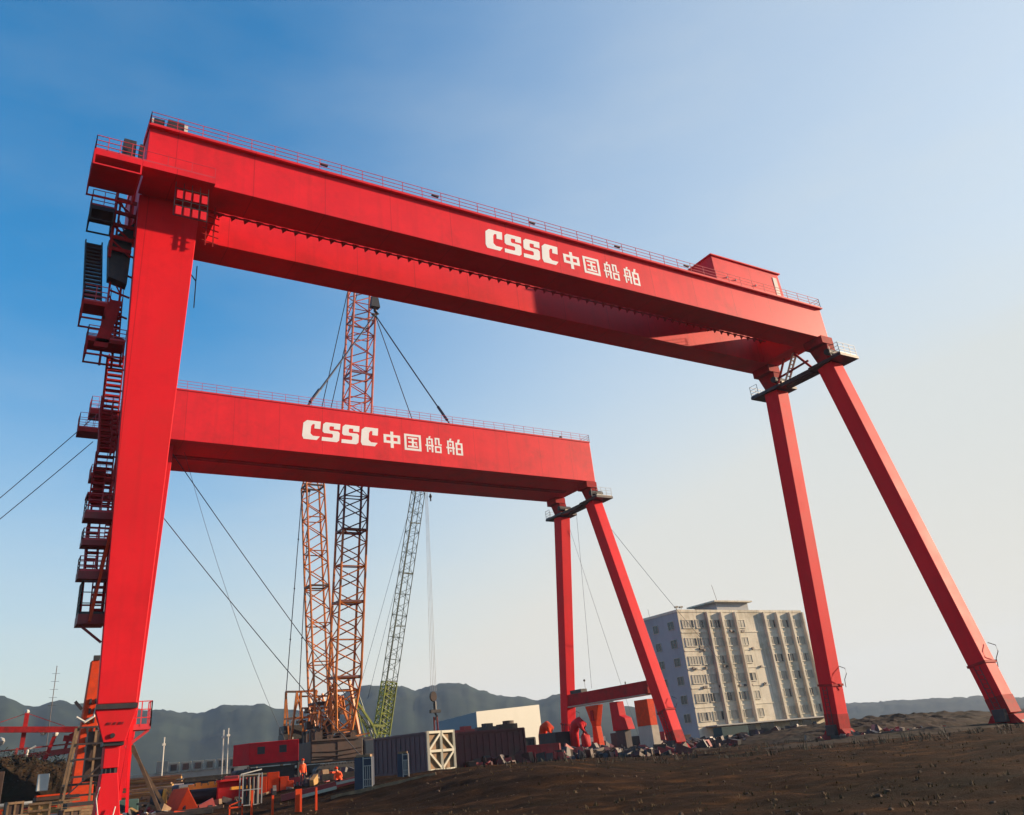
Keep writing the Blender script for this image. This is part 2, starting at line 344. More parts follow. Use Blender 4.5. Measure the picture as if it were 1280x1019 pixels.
mb.build('leg_mark', M['black'], lg)
mb = MB().box(7.5, 8.66, 58.55, 59.8, 4.2, 4.397); mb.build('pin_joint', M['black'], lg)
mb = MB().box(7.62, 8.5, 58.7, 59.7, 2.98, 4.197); mb.build('equaliser', M['redleg'], lg, bevel=.03)
mb = MB().box(7.66, 8.46, 58.8, 59.6, 2.7, 2.977)
for x in (7.8, 8.05, 8.3): mb.tube([(x, 58.78, 2.7), (x, 58.78, 3.1)], .05, 6)
mb.build('lower_joint', M['black'], lg)
mb = MB().hexa([(7.45, 58.6, .3), (8.85, 58.6, .3), (8.85, 60.2, .3), (7.45, 60.2, .3)], [(7.6, 58.7, 2.697), (8.5, 58.7, 2.697), (8.5, 59.8, 2.697), (7.6, 59.8, 2.697)]).build('bogie', M['redleg'], lg, bevel=.03)
MB().beam((9.1, 58.9, 5.6), (8.75, 58.9, 1.2), .2, .2).beam((9.1, 59.2, 4.4), (9.25, 59.0, .5), .16).build('side_strut', M['redleg'], lg)
mb = MB().tube([(7.55, 58.45, 2.0), (7.4, 58.4, 1.4), (7.6, 58.4, .4)], .035, 5).tube([(8.5, 58.45, .9), (8.4, 58.4, .4)], .035, 5); mb.build('hose', M['pale'], lg)
b = MB().box(9.1, 10.3, 59.6, 60.9, 5.05, 5.22).beam((9.0, 60.2, 4.1), (10.3, 60.2, 5.05), .16).build('foot_walkway', M['redrail'], near)
MB().rail([(9.1, 59.65, 5.22), (10.3, 59.65, 5.22), (10.3, 60.85, 5.22)], 1.5, .6, .04, (1, .68, .36)).build('railing', M['redrail'], b)
# added plates and bars under the front girder, imitating sun patches on the leg head
mb = MB()
for i in range(4):
    for j in range(2):
        x = 8.05+i*.62; z = 43.05-j*1.5
        mb.box(x, x+.44, 54.3, 54.36, z-.75, z)
mb.build_each('sun_patch_plate', M['red'], near)
mb = MB()
for i in range(5): mb.beam((7.93+i*.62, 54.42, 44.2), (7.93+i*.62, 54.42, 40.7), .05)
for z in (43.3, 42.2, 41.7, 40.75): mb.beam((7.9, 54.42, z), (10.45, 54.42, z), .05)
mb.build('sun_patch_frame', M['steel'], near)
# walkway along the foot of the front girder at the leg head
w = MB().box(5.32, 10.7, 53.5, 54.7, 43.86, 44.38).build('head_walkway', M['red'], near)
MB().rail([(5.3, 53.55, 44.38), (10.65, 53.55, 44.38)], 1.0, 1.8, .025, (1,)).build('railing', M['redrail'], w)
mb = MB()
for x in (11.0, 11.6): mb.beam((x, 57.4, 44.5), (x, 57.4, 40.6), .09)
for k in range(6): mb.beam((10.7, 57.4, 44.2-k*.62), (12, 57.4, 44.0-k*.62), .07)
mb.build('access_ladder', M['oldred'], near)
mb = MB()
for x in (10.9, 11.5): mb.beam((x, 66.6, 44.4), (x, 66.6, 39.4), .09)
for k in range(8): mb.beam((10.9, 66.6, 44-k*.6), (11.5, 66.6, 44-k*.6), .07)
mb.beam((10.9, 66.6, 44.4), (12.2, 66.6, 42.8), .08).beam((12.2, 66.6, 44.4), (12.2, 66.6, 40), .08)
mb.build('rear_ladder', M['steel'], near)

def platform(parent, x0, x1, y0, y1, z, th=.3, skirt=0, hr=1.15, mats='oldred', sides='lfr'):
    p = MB().box(x0, x1, y0, y1, z-th, z)
    if skirt:
        zz = z-th-skirt
        for (px, py) in ((x0+.06, y0+.06), (x1-.06, y0+.06), (x0+.06, y1-.06), (x1-.06, y1-.06)): p.beam((px, py, zz), (px, py, z-th-.002), .12)
        p.box(x0, x1, y0+.003, y0+.1, zz-.12, zz).box(x0, x1, y1-.1, y1-.003, zz-.12, zz).box(x0, x0+.1, y0+.102, y1-.102, zz-.12, zz).box(x1-.1, x1, y0+.102, y1-.102, zz-.12, zz)
    p = p.build('platform', M[mats], parent)
    pts = [(x1, y0+.05, z), (x0+.05, y0+.05, z), (x0+.05, y1-.05, z), (x1, y1-.05, z)]
    MB().rail(pts, hr, .9, .035, (1, .66, .33)).build('railing', M['redrail'], p)
    return p
def stair(parent, a, b, w=.8, rail=True, mats='oldred'):   # open-tread flight from a up to b, w wide in x
    a, b = V(a), V(b); mb = MB()
    for s in (-w/2, w/2):
        o = V((s, 0, 0)); mb.beam(a+o, b+o, .09, .28)
        if rail:
            mb.beam(a+o+V((0, 0, 1)), b+o+V((0, 0, 1)), .05)
            n = max(2, int((b-a).length/1.4))
            for k in range(n+1): q = a.lerp(b, k/n)+o; mb.beam(q, q+V((0, 0, 1)), .045)
    n = max(3, int(abs(b.z-a.z)/.48))
    for k in range(1, n):
        q = a.lerp(b, k/n); mb.box(q.x-w/2+.02, q.x+w/2-.02, q.y-.16, q.y+.16, q.z-.07, q.z+.07)
    return mb.build('stair_flight', M[mats], parent)
# upper platforms and stair tower on the outer face of the rigid leg
p = platform(near, 1.95, 5.3, 53.5, 57.6, 44.38, .5, .75, 1.3, 'red')
MB().box(3.85, 4.75, 53.9, 54.9, 44.39, 46.35).build('cabinet', M['steel'], p, bevel=.03)
MB().box(5.0, 5.25, 53.8, 54.6, 44.39, 46.1).build('cabinet', M['steel'], p)
MB().box(2.6, 3.4, 54.5, 56, 44.39, 45.0).build('cabinet', M['oldred'], p)
mb = MB()
for x in (4.35, ): mb.beam((x, 60.2, 46.3), (x, 60.2, 39.5), .22)
for z in (45.2, 43.9, 42.7, 41.5, 40.4): mb.beam((4.2, 60.2, z), (5.9, 60.2, z-.1), .14, .3)
for z in (45.0, 42.6, 41.2): mb.beam((4.4, 60.3, z), (5.9, 60.3, z-1.3), .12)
mb.build('bracket_frame', M['oldred'], near)
mb = MB().hexa([(4.5, 60.6, 38.0), (5.9, 60.6, 37.6), (5.9, 61.6, 37.6), (4.5, 61.6, 38.0)], [(4.2, 60.6, 41.3), (5.95, 60.6, 43.5), (5.95, 61.6, 43.5), (4.2, 61.6, 41.3)])
mb.build('gusset_box', M['steel'], near)
platform(near, 2.5, 4.3, 59.6, 61.6, 43.7, .35, .9, 1.5, 'steel')
stair(near, (3.65, 60.6, 35.2), (3.35, 64.5, 43.4), 1.25, False, 'steel')
platform(near, 2.9, 4.6, 59.6, 61.2, 35.0, .3, 1.1, 1.4)
stair(near, (5.45, 61.2, 32.2), (5.5, 63, 37.4), .9, mats='oldred')
MB().hexa([(4.05, 59.6, 31.3), (5.0, 59.6, 31.3), (5.0, 59.75, 31.3), (4.05, 59.75, 31.3)], [(4.75, 59.6, 35.4), (5.6, 59.6, 35.4), (5.6, 59.75, 35.4), (4.75, 59.75, 35.4)]).build('stair_soffit', M['oldred'], near)
platform(near, 3.55, 6.2, 59.6, 61.2, 32.0, .3, 1.0, 1.0)
stair(near, (5.95, 60.9, 19.2), (6.15, 64.2, 33.0), 1.1, False, 'oldred')
platform(near, 4.95, 6.9, 59.8, 61.2, 18.9, .45, 0, 1.3, 'brick')  # lower platforms get a darker red to deepen their shade
platform(near, 5.0, 6.9, 59.9, 61.1, 17.0, .35, 0, .8, 'brick')
stair(near, (5.85, 60.9, 15.0), (5.75, 61.7, 18.4), .75, True)
platform(near, 5.0, 6.9, 59.8, 61.0, 14.9, .5, 0, 1.0, 'brick')
stair(near, (6.45, 60.9, 12.1), (6.55, 62.0, 14.8), .7, False)
mb = MB().beam((6.0, 59.4, 11.6), (6.75, 59.4, 18.2), .18).beam((6.0, 60.9, 11.6), (6.75, 60.9, 18.2), .1); mb.build('stair_brace', M['orange'], near)
p = MB().box(5.3, 6.95, 59.5, 61.2, 11.5, 12.1).beam((6.9, 60, 10.4), (5.5, 60, 11.5), .14).build('platform', M['brick'], near)
MB().rail([(6.95, 59.55, 12.1), (5.35, 59.55, 12.1), (5.35, 61.15, 12.1)], 2.1, .9, .04, (1, .66, .33)).build('railing', M['steel'], p)
mb = MB()
for x, y in ((4.75, 61.3), (5.6, 61.5)): mb.beam((x, y, 30.6), (x, y, 46), .16)
for k in range(8): mb.beam((4.75, 61.3, 31.5+k*1.9), (6.3, 61.5, 31.2+k*1.9), .12); mb.beam((4.75, 61.3, 33.2+k*1.8), (5.7, 61.5, 31.5+k*1.8), .08)
mb.build('stair_frame', M['oldred'], near)
mb = MB()
for x, y in ((5.25, 61.4), (6.6, 61.4)): mb.beam((x+.35, y, 12), (x, y, 31.5), .13)
for k in range(11): mb.beam((5.5-.02*k, 61.4, 13+k*1.75), (6.8-.02*k, 61.4, 13+k*1.75), .1)
mb.build('lower_stair_frame', M['oldred'], near)
stair(near, (5.55, 60.2, 19.2), (5.7, 61.4, 22.8), .8)
stair(near, (5.75, 60.2, 23.2), (5.6, 61.4, 27.2), .8)

# flexible right legs
def flex_leg(parent, xi, y_top, z_top, y_bot, z_bot, wx=2.1, wy=2.1, wb=.85, box_len=4.2):
    t = V((xi+wx/2, y_top, z_top)); q = V((xi+wx/2, y_bot, z_bot))
    l = MB().beam(q, t, wy*wb, wx*wb, V((1, 0, 0)), wy, wx).build('flexible_leg', M['redleg'], parent, bevel=.05)
    d = (q-t).normalized()
    k = t.lerp(q, .885); MB().beam(k-d*.12, k+d*.12, wy*wb+.22, wx*wb+.22, V((1, 0, 0))).build('splice_flange', M['oldred'], l)
    k1 = q-d*.5
    MB().beam(q-d*1.6, q-d*.004, wy*wb+.06, wx*wb+.06, V((1, 0, 0))).build('leg_foot', M['oldred'], l)
    mb = MB().prism([(xi+.15, y_bot-1.7, z_bot-.75), (xi+.15, y_bot+1.7, z_bot-.75), (xi+.15, y_bot+1.1, z_bot-.004), (xi+.15, y_bot-1.1, z_bot-.004)], (wx-.3, 0, 0))
    bg_ = mb.build('bogie', M['oldred'], l)
    mb = MB()
    for s_ in (-1.3, -.45, .45, 1.3): mb.tube([(xi+.3, y_bot+s_, z_bot-.8), (xi+wx-.3, y_bot+s_, z_bot-.8)], .36, 14)
    mb.build_each('wheel', M['steel'], bg_)
    MB().box(xi-.55, xi+.1, y_bot-.6, y_bot+.5, z_bot-.6, z_bot+.5).build('drive_motor', M['steel'], l, bevel=.05)
    mb = MB()
    for k in range(9): o_ = (t-q)*((.7+k*.42)/(t-q).z); mb.beam(V((xi-.06, y_bot-.27, z_bot))+V((0, o_.y, o_.z)), V((xi-.06, y_bot+.27, z_bot))+V((0, o_.y, o_.z)), .045)
    for yy in (.2, .75): o_ = (t-q)*(4.4/(t-q).z); mb.beam((xi-.06, y_bot+yy-.475, z_bot+.1), V((xi-.06, y_bot+yy-.475, z_bot))+V((0, o_.y, o_.z)), .06)
    mb.build('leg_ladder', M['steel'], l)
    mb = MB()
    a = t.lerp(q, .86)+V((wx*.2, -wy*.5, 0))
    for k in range(3):
        pass
    mb.tube([a+V((.5, .1, .9)), a+V((.9, -.35, .6)), a+V((.8, -.45, 0)), a+V((.6, -.15, -.6)), a+V((.7, 0, -1.4))], .04, 5)
    mb.build('cable_loop', M['steel'], l)
    return l
flex_leg(near, 84.4, 55.6, 41.2, 48.3, 1.1)
flex_leg(near, 84.4, 64.1, 41.2, 67.6, 1.15)
def hinge_set(parent, yf, yr, zt, zg, xi, hy, n):
    # walkway between the leg heads, hinge blocks under the girders
    z = zt
    w = MB().box(xi-.5, xi+2.9, yf-2.9, yf+1.9, z-.35, z).box(xi-.5, xi+2.9, yr-1.9, yr+2.9, z-.35, z).box(xi-.3, xi+.25, yf+1.9, yr-1.9, z-.5, z-.05).box(xi+.9, xi+1.5, yf+1.9, yr-1.9, z-.5, z-.05)
    w = w.build('leg_head_walkway', M['steel'], parent)
    mb = MB()
    mb.rail([(xi+2.8, yf-2.8, z), (xi-.4, yf-2.8, z), (xi-.4, yf-1.6, z)], 1.4, 1.1, .03, (1, .66, .33))
    mb.rail([(xi-.4, yr+1.6, z), (xi-.4, yr+2.8, z), (xi+2.8, yr+2.8, z)], 1.4, 1.1, .03, (1, .66, .33))
    mb.build('railing', M['grey'], w)
    for y in (yf, yr):
        mb = MB().hexa([(xi+.2, y-.8, z+.003), (xi+1.9, y-.8, z+.003), (xi+1.9, y+.8, z+.003), (xi+.2, y+.8, z+.003)], [(xi-.1, y-1.3, zg-1.0), (xi+1.2, y-1.3, zg-1.0), (xi+1.2, y+1.3, zg-1.0), (xi-.1, y+1.3, zg-1.0)])
        hb = mb.build('hinge_block', M['oldred'], parent)
        MB().box(xi-.9, xi+1.15, y-1.35, y+1.35, zg-.997, zg-.02).build('hinge_cap', M['oldred'], hb)
        MB().tube([(xi-.2, y-1.0, z+.95), (xi+2.2, y-1.0, z+.95)], .42, 10).build('hinge_pin', M['black'], hb)
    mb = MB()
    for y in (yf, yr): mb.box(xi+.9, xi+2.1, y-1.4, y-.95, z+.02, z+.8)
    mb.build_each('hinge_plate', M['cream'], parent)
hinge_set(near, 55.6, 64.1, 41.55, ZB, 84.4, 1, 0)
mb = MB()
for x in (84.3, 84.95):
    mb.beam((x, 61.6, 41.3), (x, 59.2, 44.6), .1, .25)
for k in range(1, 8):
    q = V((84.3, 61.6, 41.3)).lerp(V((84.3, 59.2, 44.6)), k/8); mb.box(84.3, 84.95, q.y-.12, q.y+.12, q.z-.03, q.z+.03)
mb.build('hinge_stair', M['pale'], near)
mb = MB().beam((84.4, 57.2, 41.5), (84.4, 59.2, 44.5), .25).beam((84.4, 62.8, 41.5), (84.4, 60.8, 44.5), .2).beam((84.4, 57.5, 42.7), (84.4, 62.5, 42.4), .2); mb.build('hinge_brace', M['oldred'], near)

# ------------------------------------------------------------------ far gantry crane
far = thing('gantry_crane', 'lower single girder red gantry crane behind, its girder slung from a crawler crane', 'gantry crane', (50, 109, 0), 'red gantry cranes over the yard')
FX0, FX1, FY0, FY1, FZ0, FZ1 = 13.2, 85.4, 103.27, 115.5, 41.53, 48.49
g2 = MB().hexa([(FX0, FY0, FZ0), (FX1, FY0, FZ0), (FX1, FY1, FZ0), (FX0, FY1, FZ0)], [(FX0, FY0, FZ1), (FX1, FY0, FZ1), (FX1, FY1, FZ1), (FX0, FY1, FZ1)]).build('girder', M['red'], far, bevel=.05)
MB().box(FX0-.05, FX1+.05, FY0-.08, FY1+.08, FZ1+.003, FZ1+.1).build('top_flange', M['red'], g2)
MB().box(FX0, FX1-2, FY0+5.6, FY0+6.6, FZ0-.16, FZ0-.003).build('bottom_rail', M['oldred'], g2)
MB().rail([(FX0, FY0, FZ1+.1), (FX1, FY0, FZ1+.1), (FX1, FY1, FZ1+.1)], 1.3, 1.9, .03, (1, .68, .36)).build('railing', M['redrail'], g2)
MB().rail([(FX0, FY1, FZ1+.1), (FX1, FY1, FZ1+.1)], 1.3, 1.9, .03, (1, .68, .36)).build('rear_railing', M['redrail'], g2)
lettering(g2, 34.6, 60.3, 43.55, 46.4, FY0-.004)
MB().ball((79.5, FY0+.2, FZ1+.35), .3, 6).build('floodlight', M['black'], g2)
l2 = MB().hexa(leg_section(7, 15.7, 1.15, 107, 110.5, .3), leg_section(FZ0-.01, 15.9, 2.3, 105.5, 112)).build('rigid_leg', M['redleg'], far, bevel=.05)
MB().hexa(leg_section(.4, 15.7, .9, 107, 110, .1), leg_section(6.995, 15.7, 1.1, 107, 110.4, .3)).build('leg_foot', M['redleg'], l2)
flex_leg(far, 84.4, 104.6, 38.3, 94.3, 1.1, 1.95, 2.1)
flex_leg(far, 84.4, 113.8, 38.3, 120.0, 1.2, 1.95, 2.1)
hinge_set(far, 104.6, 113.8, 38.7, FZ0, 84.4, 1, 0)
s = MB().box(84.7, 86.1, 97.9, 118.6, 8.0, 9.75).build('sill_beam', M['oldred'], far, bevel=.04)
MB().box(84.6, 86.2, 98.4, 118.2, 7.85, 7.995).build('sill_flange', M['cream'], s)
MB().box(84.8, 86, 114.0, 117.0, 9.755, 10.3).build('control_box', M['black'], s)
mb = MB().tube([(84.6, 112.5, 9.76), (84.6, 112.5, 11.3)], .03, 5).ball((84.6, 112.5, 11.4), .2, 6).tube([(84.6, 102.5, 9.76), (84.6, 102.5, 10.1)], .1, 6); mb.build('lamp_mast', M['black'], s)
# far crane platforms that show left of the near leg
for (x0, x1, z, h_) in ((8.0, 12.4, 46.2, 1.8), (6.9, 13.2, 43.6, 2.0), (9.0, 13.6, 37.6, 1.2), (8.9, 13, 35, .2)):
    platform(far, x0, x1, 107.5, 110, z, .55 if h_ > .5 else .2, 0, h_)
stair(far, (12.5, 108.5, 37.8), (12.6, 110.5, 43.4), 1.4)
mb = MB().beam((12.2, 107.6, 46), (11.4, 107.6, 33.5), .35).beam((11.6, 108.8, 46.5), (11.2, 108.8, 41.2), .9, .9); mb.build('bracket_frame', M['oldred'], far)
stair(far, (12.2, 108.5, 29.6), (12.4, 111, 37.2), 1.4)

# ------------------------------------------------------------------ lattice work
def lattice(mb, a, b, wa, da, wb, db, panels, r, rb, side=V((1, 0, 0)), cross=False):
    a, b = V(a), V(b); d = (b-a).normalized(); u = side - d*side.dot(d); u.normalize(); w = d.cross(u)
    def cor(t):
        c = a.lerp(b, t); W = wa+(wb-wa)*t; D = da+(db-da)*t
        return [c+u*W/2*sx+w*D/2*sy for sx, sy in ((-1, -1), (1, -1), (1, 1), (-1, 1))]
    for i in range(4): mb.tube([cor(0)[i], cor(1)[i]], r, 6)
    for k in range(panels):
        p, q = cor(k/panels), cor((k+1)/panels)
        for i in range(4):
            j = (i+1) % 4
            if k % 2 == i % 2: mb.tube([p[i], q[j]], rb, 4)
            else: mb.tube([p[j], q[i]], rb, 4)
            if cross: mb.tube([p[i], q[j]] if k % 2 != i % 2 else [p[j], q[i]], rb, 4)
            if k % 3 == 0: mb.tube([p[i], p[j]], rb, 4)
    e = cor(1)
    for i in range(4): mb.tube([e[i], e[(i+1) % 4]], rb, 4)
def lerp3(a, b, t): return V(a).lerp(V(b), t)

# big amber crawler crane that holds the far girder
cr = thing('crawler_crane', 'big amber crawler crane behind the low girder, with tall rusty lattice boom and back mast', 'crawler crane', (47.5, 128, gz(47, 128)))
gz0 = gz(47, 128)
def track(parent, x, y0, y1, z, w=1.4, h=1.5, m='black'):
    mb = MB(); n = 9
    prof = [(y0+h/2 + math.cos(t)*h/2, z+h/2+math.sin(t)*h/2) for t in [math.pi/2+math.pi*k/n for k in range(n+1)]]+[(y1-h/2+math.cos(t)*h/2, z+h/2+math.sin(t)*h/2) for t in [-math.pi/2+math.pi*k/n for k in range(n+1)]]
    mb.prism([(x-w/2, y, zz) for y, zz in prof], (w, 0, 0))
    L = y1-y0
    for k in range(int(L/.45)):
        y = y0+h/2+k*.45
        if y < y1-h/2: mb.box(x-w/2-.06, x+w/2+.06, y, y+.28, z+h-.02, z+h+.07).box(x-w/2-.06, x+w/2+.06, y, y+.28, z-.05, z+.02)
    for k in range(5): mb.tube([(x-w/2-.12, y0+h/2+(L-h)*k/4, z+h*.45), (x+w/2+.12, y0+h/2+(L-h)*k/4, z+h*.45)], h*.34, 12)
    return mb.build('track', M[m], parent)
def track_x(parent, y, x0, x1, z, w=1.4, h=1.5, m='black'):
    o = track(parent, 0, 0, x1-x0, 0, w, h, m)
    off = root_loc(parent)
    o.data.transform(Matrix.Translation(V((0, 0, 0))+off))
    o.data.transform(Matrix.Translation(V((x0, y, z)))@Matrix.Rotation(-math.pi/2, 4, 'Z'))
    o.data.transform(Matrix.Translation(-off)); return o
track_x(cr, 123.2, 43.6, 51.6, gz0, 1.5, 1.7); track_x(cr, 131.2, 42.6, 51.4, gz0, 1.5, 1.7)
MB().box(44.8, 50.6, 124.2, 130.3, gz0+.9, gz0+1.9).build('car_body', M['black'], cr)
body = MB().box(43.6, 51.6, 124.6, 133.5, gz0+2.1, gz0+4.9).build('machinery_deck', M['brown'], cr, bevel=.08)
mb = MB(); 
for x in (44.8, 46.6, 48.5, 50.2):
    MB().tube([(x, 124.9, gz0+5.4), (x, 127, gz0+5.4)], .45, 12).build('winch_drum', M['brown'], body); mb.box(x-.7, x+.7, 125, 127, gz0+4.905, gz0+5.2)
mb.build_each('winch_bed', M['black'], body)
mb = MB().box(43.7, 47.2, 124.35, 124.58, gz0+2.6, gz0+4.4).box(47.6, 51.4, 124.4, 124.58, gz0+2.4, gz0+4.6); mb.build_each('deck_panel', M['brown'], body)
r_ = random.Random(31)
for mt, n_ in (('brown', 10), ('amber', 3), ('black', 10)):
    mb = MB()
    for k in range(n_): x = r_.uniform(44, 51); y = r_.uniform(124.7, 132.8); q = r_.uniform(.4, 1.1); mb.box(x-q/2, x+q/2, y-q/2, y+q/2, gz0+4.903+.001*k, gz0+5.2+r_.uniform(.2, 1.9))
    mb.build_each('engine_cover', M[mt], body)
mb = MB().beam((43.6, 124.25, gz0+4.95), (51.6, 124.25, gz0+4.95), .12).rail([(43.7, 124.4, gz0+4.95), (51.5, 124.4, gz0+4.95)], 1.0, 1.6, .03, (1, .5))
for z_ in (2.9, 3.5): mb.tube([(43.8, 124.3, gz0+z_), (47, 124.2, gz0+z_-.1), (51.4, 124.3, gz0+z_+.2)], .06, 5)
mb.build('deck_rail', M['brown'], body)
cb = MB().hexa([(52.0, 124.8, gz0+1.9), (54, 124.8, gz0+1.9), (54, 127, gz0+1.9), (52, 127, gz0+1.9)], [(52.0, 125.2, gz0+4.7), (54, 125.2, gz0+4.7), (54, 127, gz0+4.7), (52, 127, gz0+4.7)]).build('cab', M['steel'], cr, bevel=.08)
MB().hexa([(52.2, 124.88, gz0+2.8), (53.8, 124.88, gz0+2.8), (53.8, 125.0, gz0+2.8), (52.2, 125.0, gz0+2.8)], [(52.2, 125.1, gz0+4.5), (53.8, 125.1, gz0+4.5), (53.8, 125.25, gz0+4.5), (52.2, 125.25, gz0+4.5)]).build('cab_window', M['glass'], cb)
# boom
F = V((48.7, 125.2, 7.2)); T = V((48.75, 112.2, 86.5))
bo = MB(); lattice(bo, F, lerp3(F, T, .09), 2.4, 1.4, 4.0, 3.0, 4, .2, .1); lattice(bo, lerp3(F, T, .09), lerp3(F, T, .36), 4.0, 3.0, 4.0, 3.0, 12, .2, .1)
bo = bo.build('lattice_boom', M['amber'], cr)
b2 = MB(); lattice(b2, lerp3(F, T, .36), lerp3(F, T, .56), 4.0, 3.0, 4.0, 3.0, 9, .2, .1); b2.build('boom_section', M['boomdark'], bo)
b2 = MB(); lattice(b2, lerp3(F, T, .56), lerp3(F, T, .93), 4.0, 3.0, 4.0, 3.0, 16, .2, .1); lattice(b2, lerp3(F, T, .93), T, 4, 3, 1.6, 1.6, 4, .16, .075); b2.build('boom_section', M['boomred'], bo)
for t in (.09, .225, .36, .46, .56, .68, .8, .93):
    c = lerp3(F, T, t); d = (T-F).normalized(); b2 = MB()
    for s2 in (-1.5, 1.5): b2.beam(c+V((-2.1, s2, 0)), c+V((2.1, s2, 0)), .2, .24)
    for s1 in (-2, 2): b2.beam(c+V((s1, -1.6, 0)), c+V((s1, 1.6, 0)), .2, .24)
    b2.build('boom_flange', M['boomdark'], bo)
b2 = MB().box(47.8, 49.7, 111, 113.4, 86.3, 87.6)
for x in (48.2, 48.7, 49.2): b2.tube([(x, 110.8, 86.8), (x+.25, 110.8, 86.8)], .9, 14)
b2.build('boom_head', M['steel'], bo)
MB().beam((45.6, 125, 8), (48.0, 124.4, 11.0), .3).beam((51.4, 125.4, 6.5), (49.6, 124.6, 14), .35).build('boom_foot_brace', M['amber'], bo)
HK = V((49.0, 109.4, 71.6))
mb = MB()
for dx in (-.5, -.2, .2, .5): mb.tube([(48.7+dx, 110.6, 86.4), (HK.x+dx*.8, HK.y, HK.z+1.2)], .05, 5)
mb.build('hoist_rope', M['cable'], bo)
hk = MB().hexa([(HK.x-.8, HK.y-.5, HK.z-.8), (HK.x+.8, HK.y-.5, HK.z-.8), (HK.x+.8, HK.y+.5, HK.z-.8), (HK.x-.8, HK.y+.5, HK.z-.8)], [(HK.x-.5, HK.y-.4, HK.z+1.3), (HK.x+.5, HK.y-.4, HK.z+1.3), (HK.x+.5, HK.y+.4, HK.z+1.3), (HK.x-.5, HK.y+.4, HK.z+1.3)])
hk.tube([HK+V((0, 0, -.8)), HK+V((0, 0, -1.4)), HK+V((.5, 0, -1.9)), HK+V((0, 0, -2.4)), HK+V((-.5, 0, -2.0))], .26, 7)
hk.build('hook_block', M['black'], cr)
# back mast, superlift frame, counterweight
MF = V((46.9, 128.6, 7)); MT = V((46.4, 132.6, 49.5))
ma = MB(); lattice(ma, MF, lerp3(MF, MT, .1), 2.2, 1.4, 3.2, 2.6, 3, .15, .07); lattice(ma, lerp3(MF, MT, .1), lerp3(MF, MT, .93), 3.2, 2.6, 3.2, 2.6, 18, .18, .095); lattice(ma, lerp3(MF, MT, .93), MT, 3.2, 2.6, 1.8, 1.4, 3, .15, .08)
ma = ma.build('back_mast', M['amber'], cr)
for t in (.1, .52, .93):
    c = lerp3(MF, MT, t); mb = MB()
    for s2 in (-1.3, 1.3): mb.beam(c+V((-1.65, s2, 0)), c+V((1.65, s2, 0)), .25)
    for s1 in (-1.6, 1.6): mb.beam(c+V((s1, -1.35, 0)), c+V((s1, 1.35, 0)), .25)
    mb.build('mast_flange', M['steel'], ma)
MB().box(45.7, 47.3, 132, 133.4, 49.4, 50.6).build('mast_head', M['steel'], ma)
MB().beam((44.6, 132.5, 45.6), (46, 132.4, 45.8), .3).build('pendant_arm', M['steel'], ma)
mb = MB()
for (x0, y0, z0, x1, y1, z1) in ((44.6, 132.6, 45.6, 44.0, 137.6, 13.8), (45.9, 132.6, 46, 45.9, 136.8, 13.8)): mb.tube([(x0, y0, z0), (x1, y1, z1)], .075, 5)
for t in (.25, .5, .75):
    for (x0, y0, z0, x1, y1, z1) in ((44.6, 132.6, 45.6, 44.0, 137.6, 13.8), (45.9, 132.6, 46, 45.9, 136.8, 13.8)):
        q = lerp3((x0, y0, z0), (x1, y1, z1), t); mb.ball(q, .16, 6)
mb.build('pendant', M['cable'], ma)
sl = MB()
P = [V((43.6, 137.4, 5)), V((46.4, 137.4, 5)), V((46.4, 134.2, 5.2)), V((43.6, 134.2, 5.2))]; Q = [V((44.0, 137.6, 13.9)), V((46.3, 137.2, 13.8)), V((47.6, 133.4, 13.5)), V((44.6, 134, 13.5))]
for i in range(4):
    j = (i+1) % 4; sl.beam(P[i], Q[i], .32); sl.beam(Q[i], Q[j], .3); sl.beam(P[i], Q[j], .2); sl.beam(P[i].lerp(Q[i], .55), P[j].lerp(Q[j], .55), .22)
for x in (47.2, 49.4, 51): sl.beam((x, 131.5, gz0+5), (x-1, 133, 13), .28); sl.beam((x, 126.5, gz0+5), (x-.6, 131.5, 12.5), .24)
for z in (9, 11, 12.7): sl.beam((45, 132.8, z), (50.4, 131.2, z-.3), .24)
sl.beam((50.8, 126, gz0+4.9), (50.5, 131.3, 12.4), .3).beam((46, 126, 9.5), (50.4, 131.5, 11.7), .2)
r_ = random.Random(15)
for k in range(22):
    x = r_.uniform(44.3, 50.8); y = r_.uniform(125.5, 134); z = r_.uniform(gz0+4.9, 10.5)
    if k % 3: sl.beam((x, y, z), (x+r_.uniform(-.6, .6), y+r_.uniform(-1, 1), z+r_.uniform(1.5, 4)), r_.uniform(.14, .3))
    else: sl.beam((x, y, z), (x+r_.uniform(1, 3), y, z+r_.uniform(-.2, .8)), r_.uniform(.14, .28))
sl.build('superlift_frame', M['amber'], cr)
mb = MB()
for k in range(12): x = r_.uniform(44.3, 50); y = r_.uniform(126, 134); z = r_.uniform(gz0+5, 10.2); mb.box(x, x+r_.uniform(.5, 1.4), y, y+1, z, z+r_.uniform(.3, 1.2))
mb.build_each('winch_house', M['brown'], cr)
mb = MB()
for dx in (-.9, .9): mb.tube([(48.7+dx, 112.4, 86.2), (46.5+dx*.9, 132.5, 50.2)], .08, 5)
mb.build_each('boom_pendant', M['cable'], bo)
mb = MB()
cw = MB().box(43.1, 46.7, 136.1, 139.1, 3.6, 4.097).build('counterweight', M['black'], cr)
for k in range(4): MB().box(43.2+.04*k, 46.6-.04*k, 136.2+.03*k, 139-.03*k, 4.1+k*1.2, 5.25+k*1.2).build('weight_slab', M['black'], cw, bevel=.06)
mb = MB()
for k in range(4): mb.ball((44.6, 136.15, 4.8+k*1.1), .22, 6)
mb.build_each('weight_lamp', M['lamp'], cw)

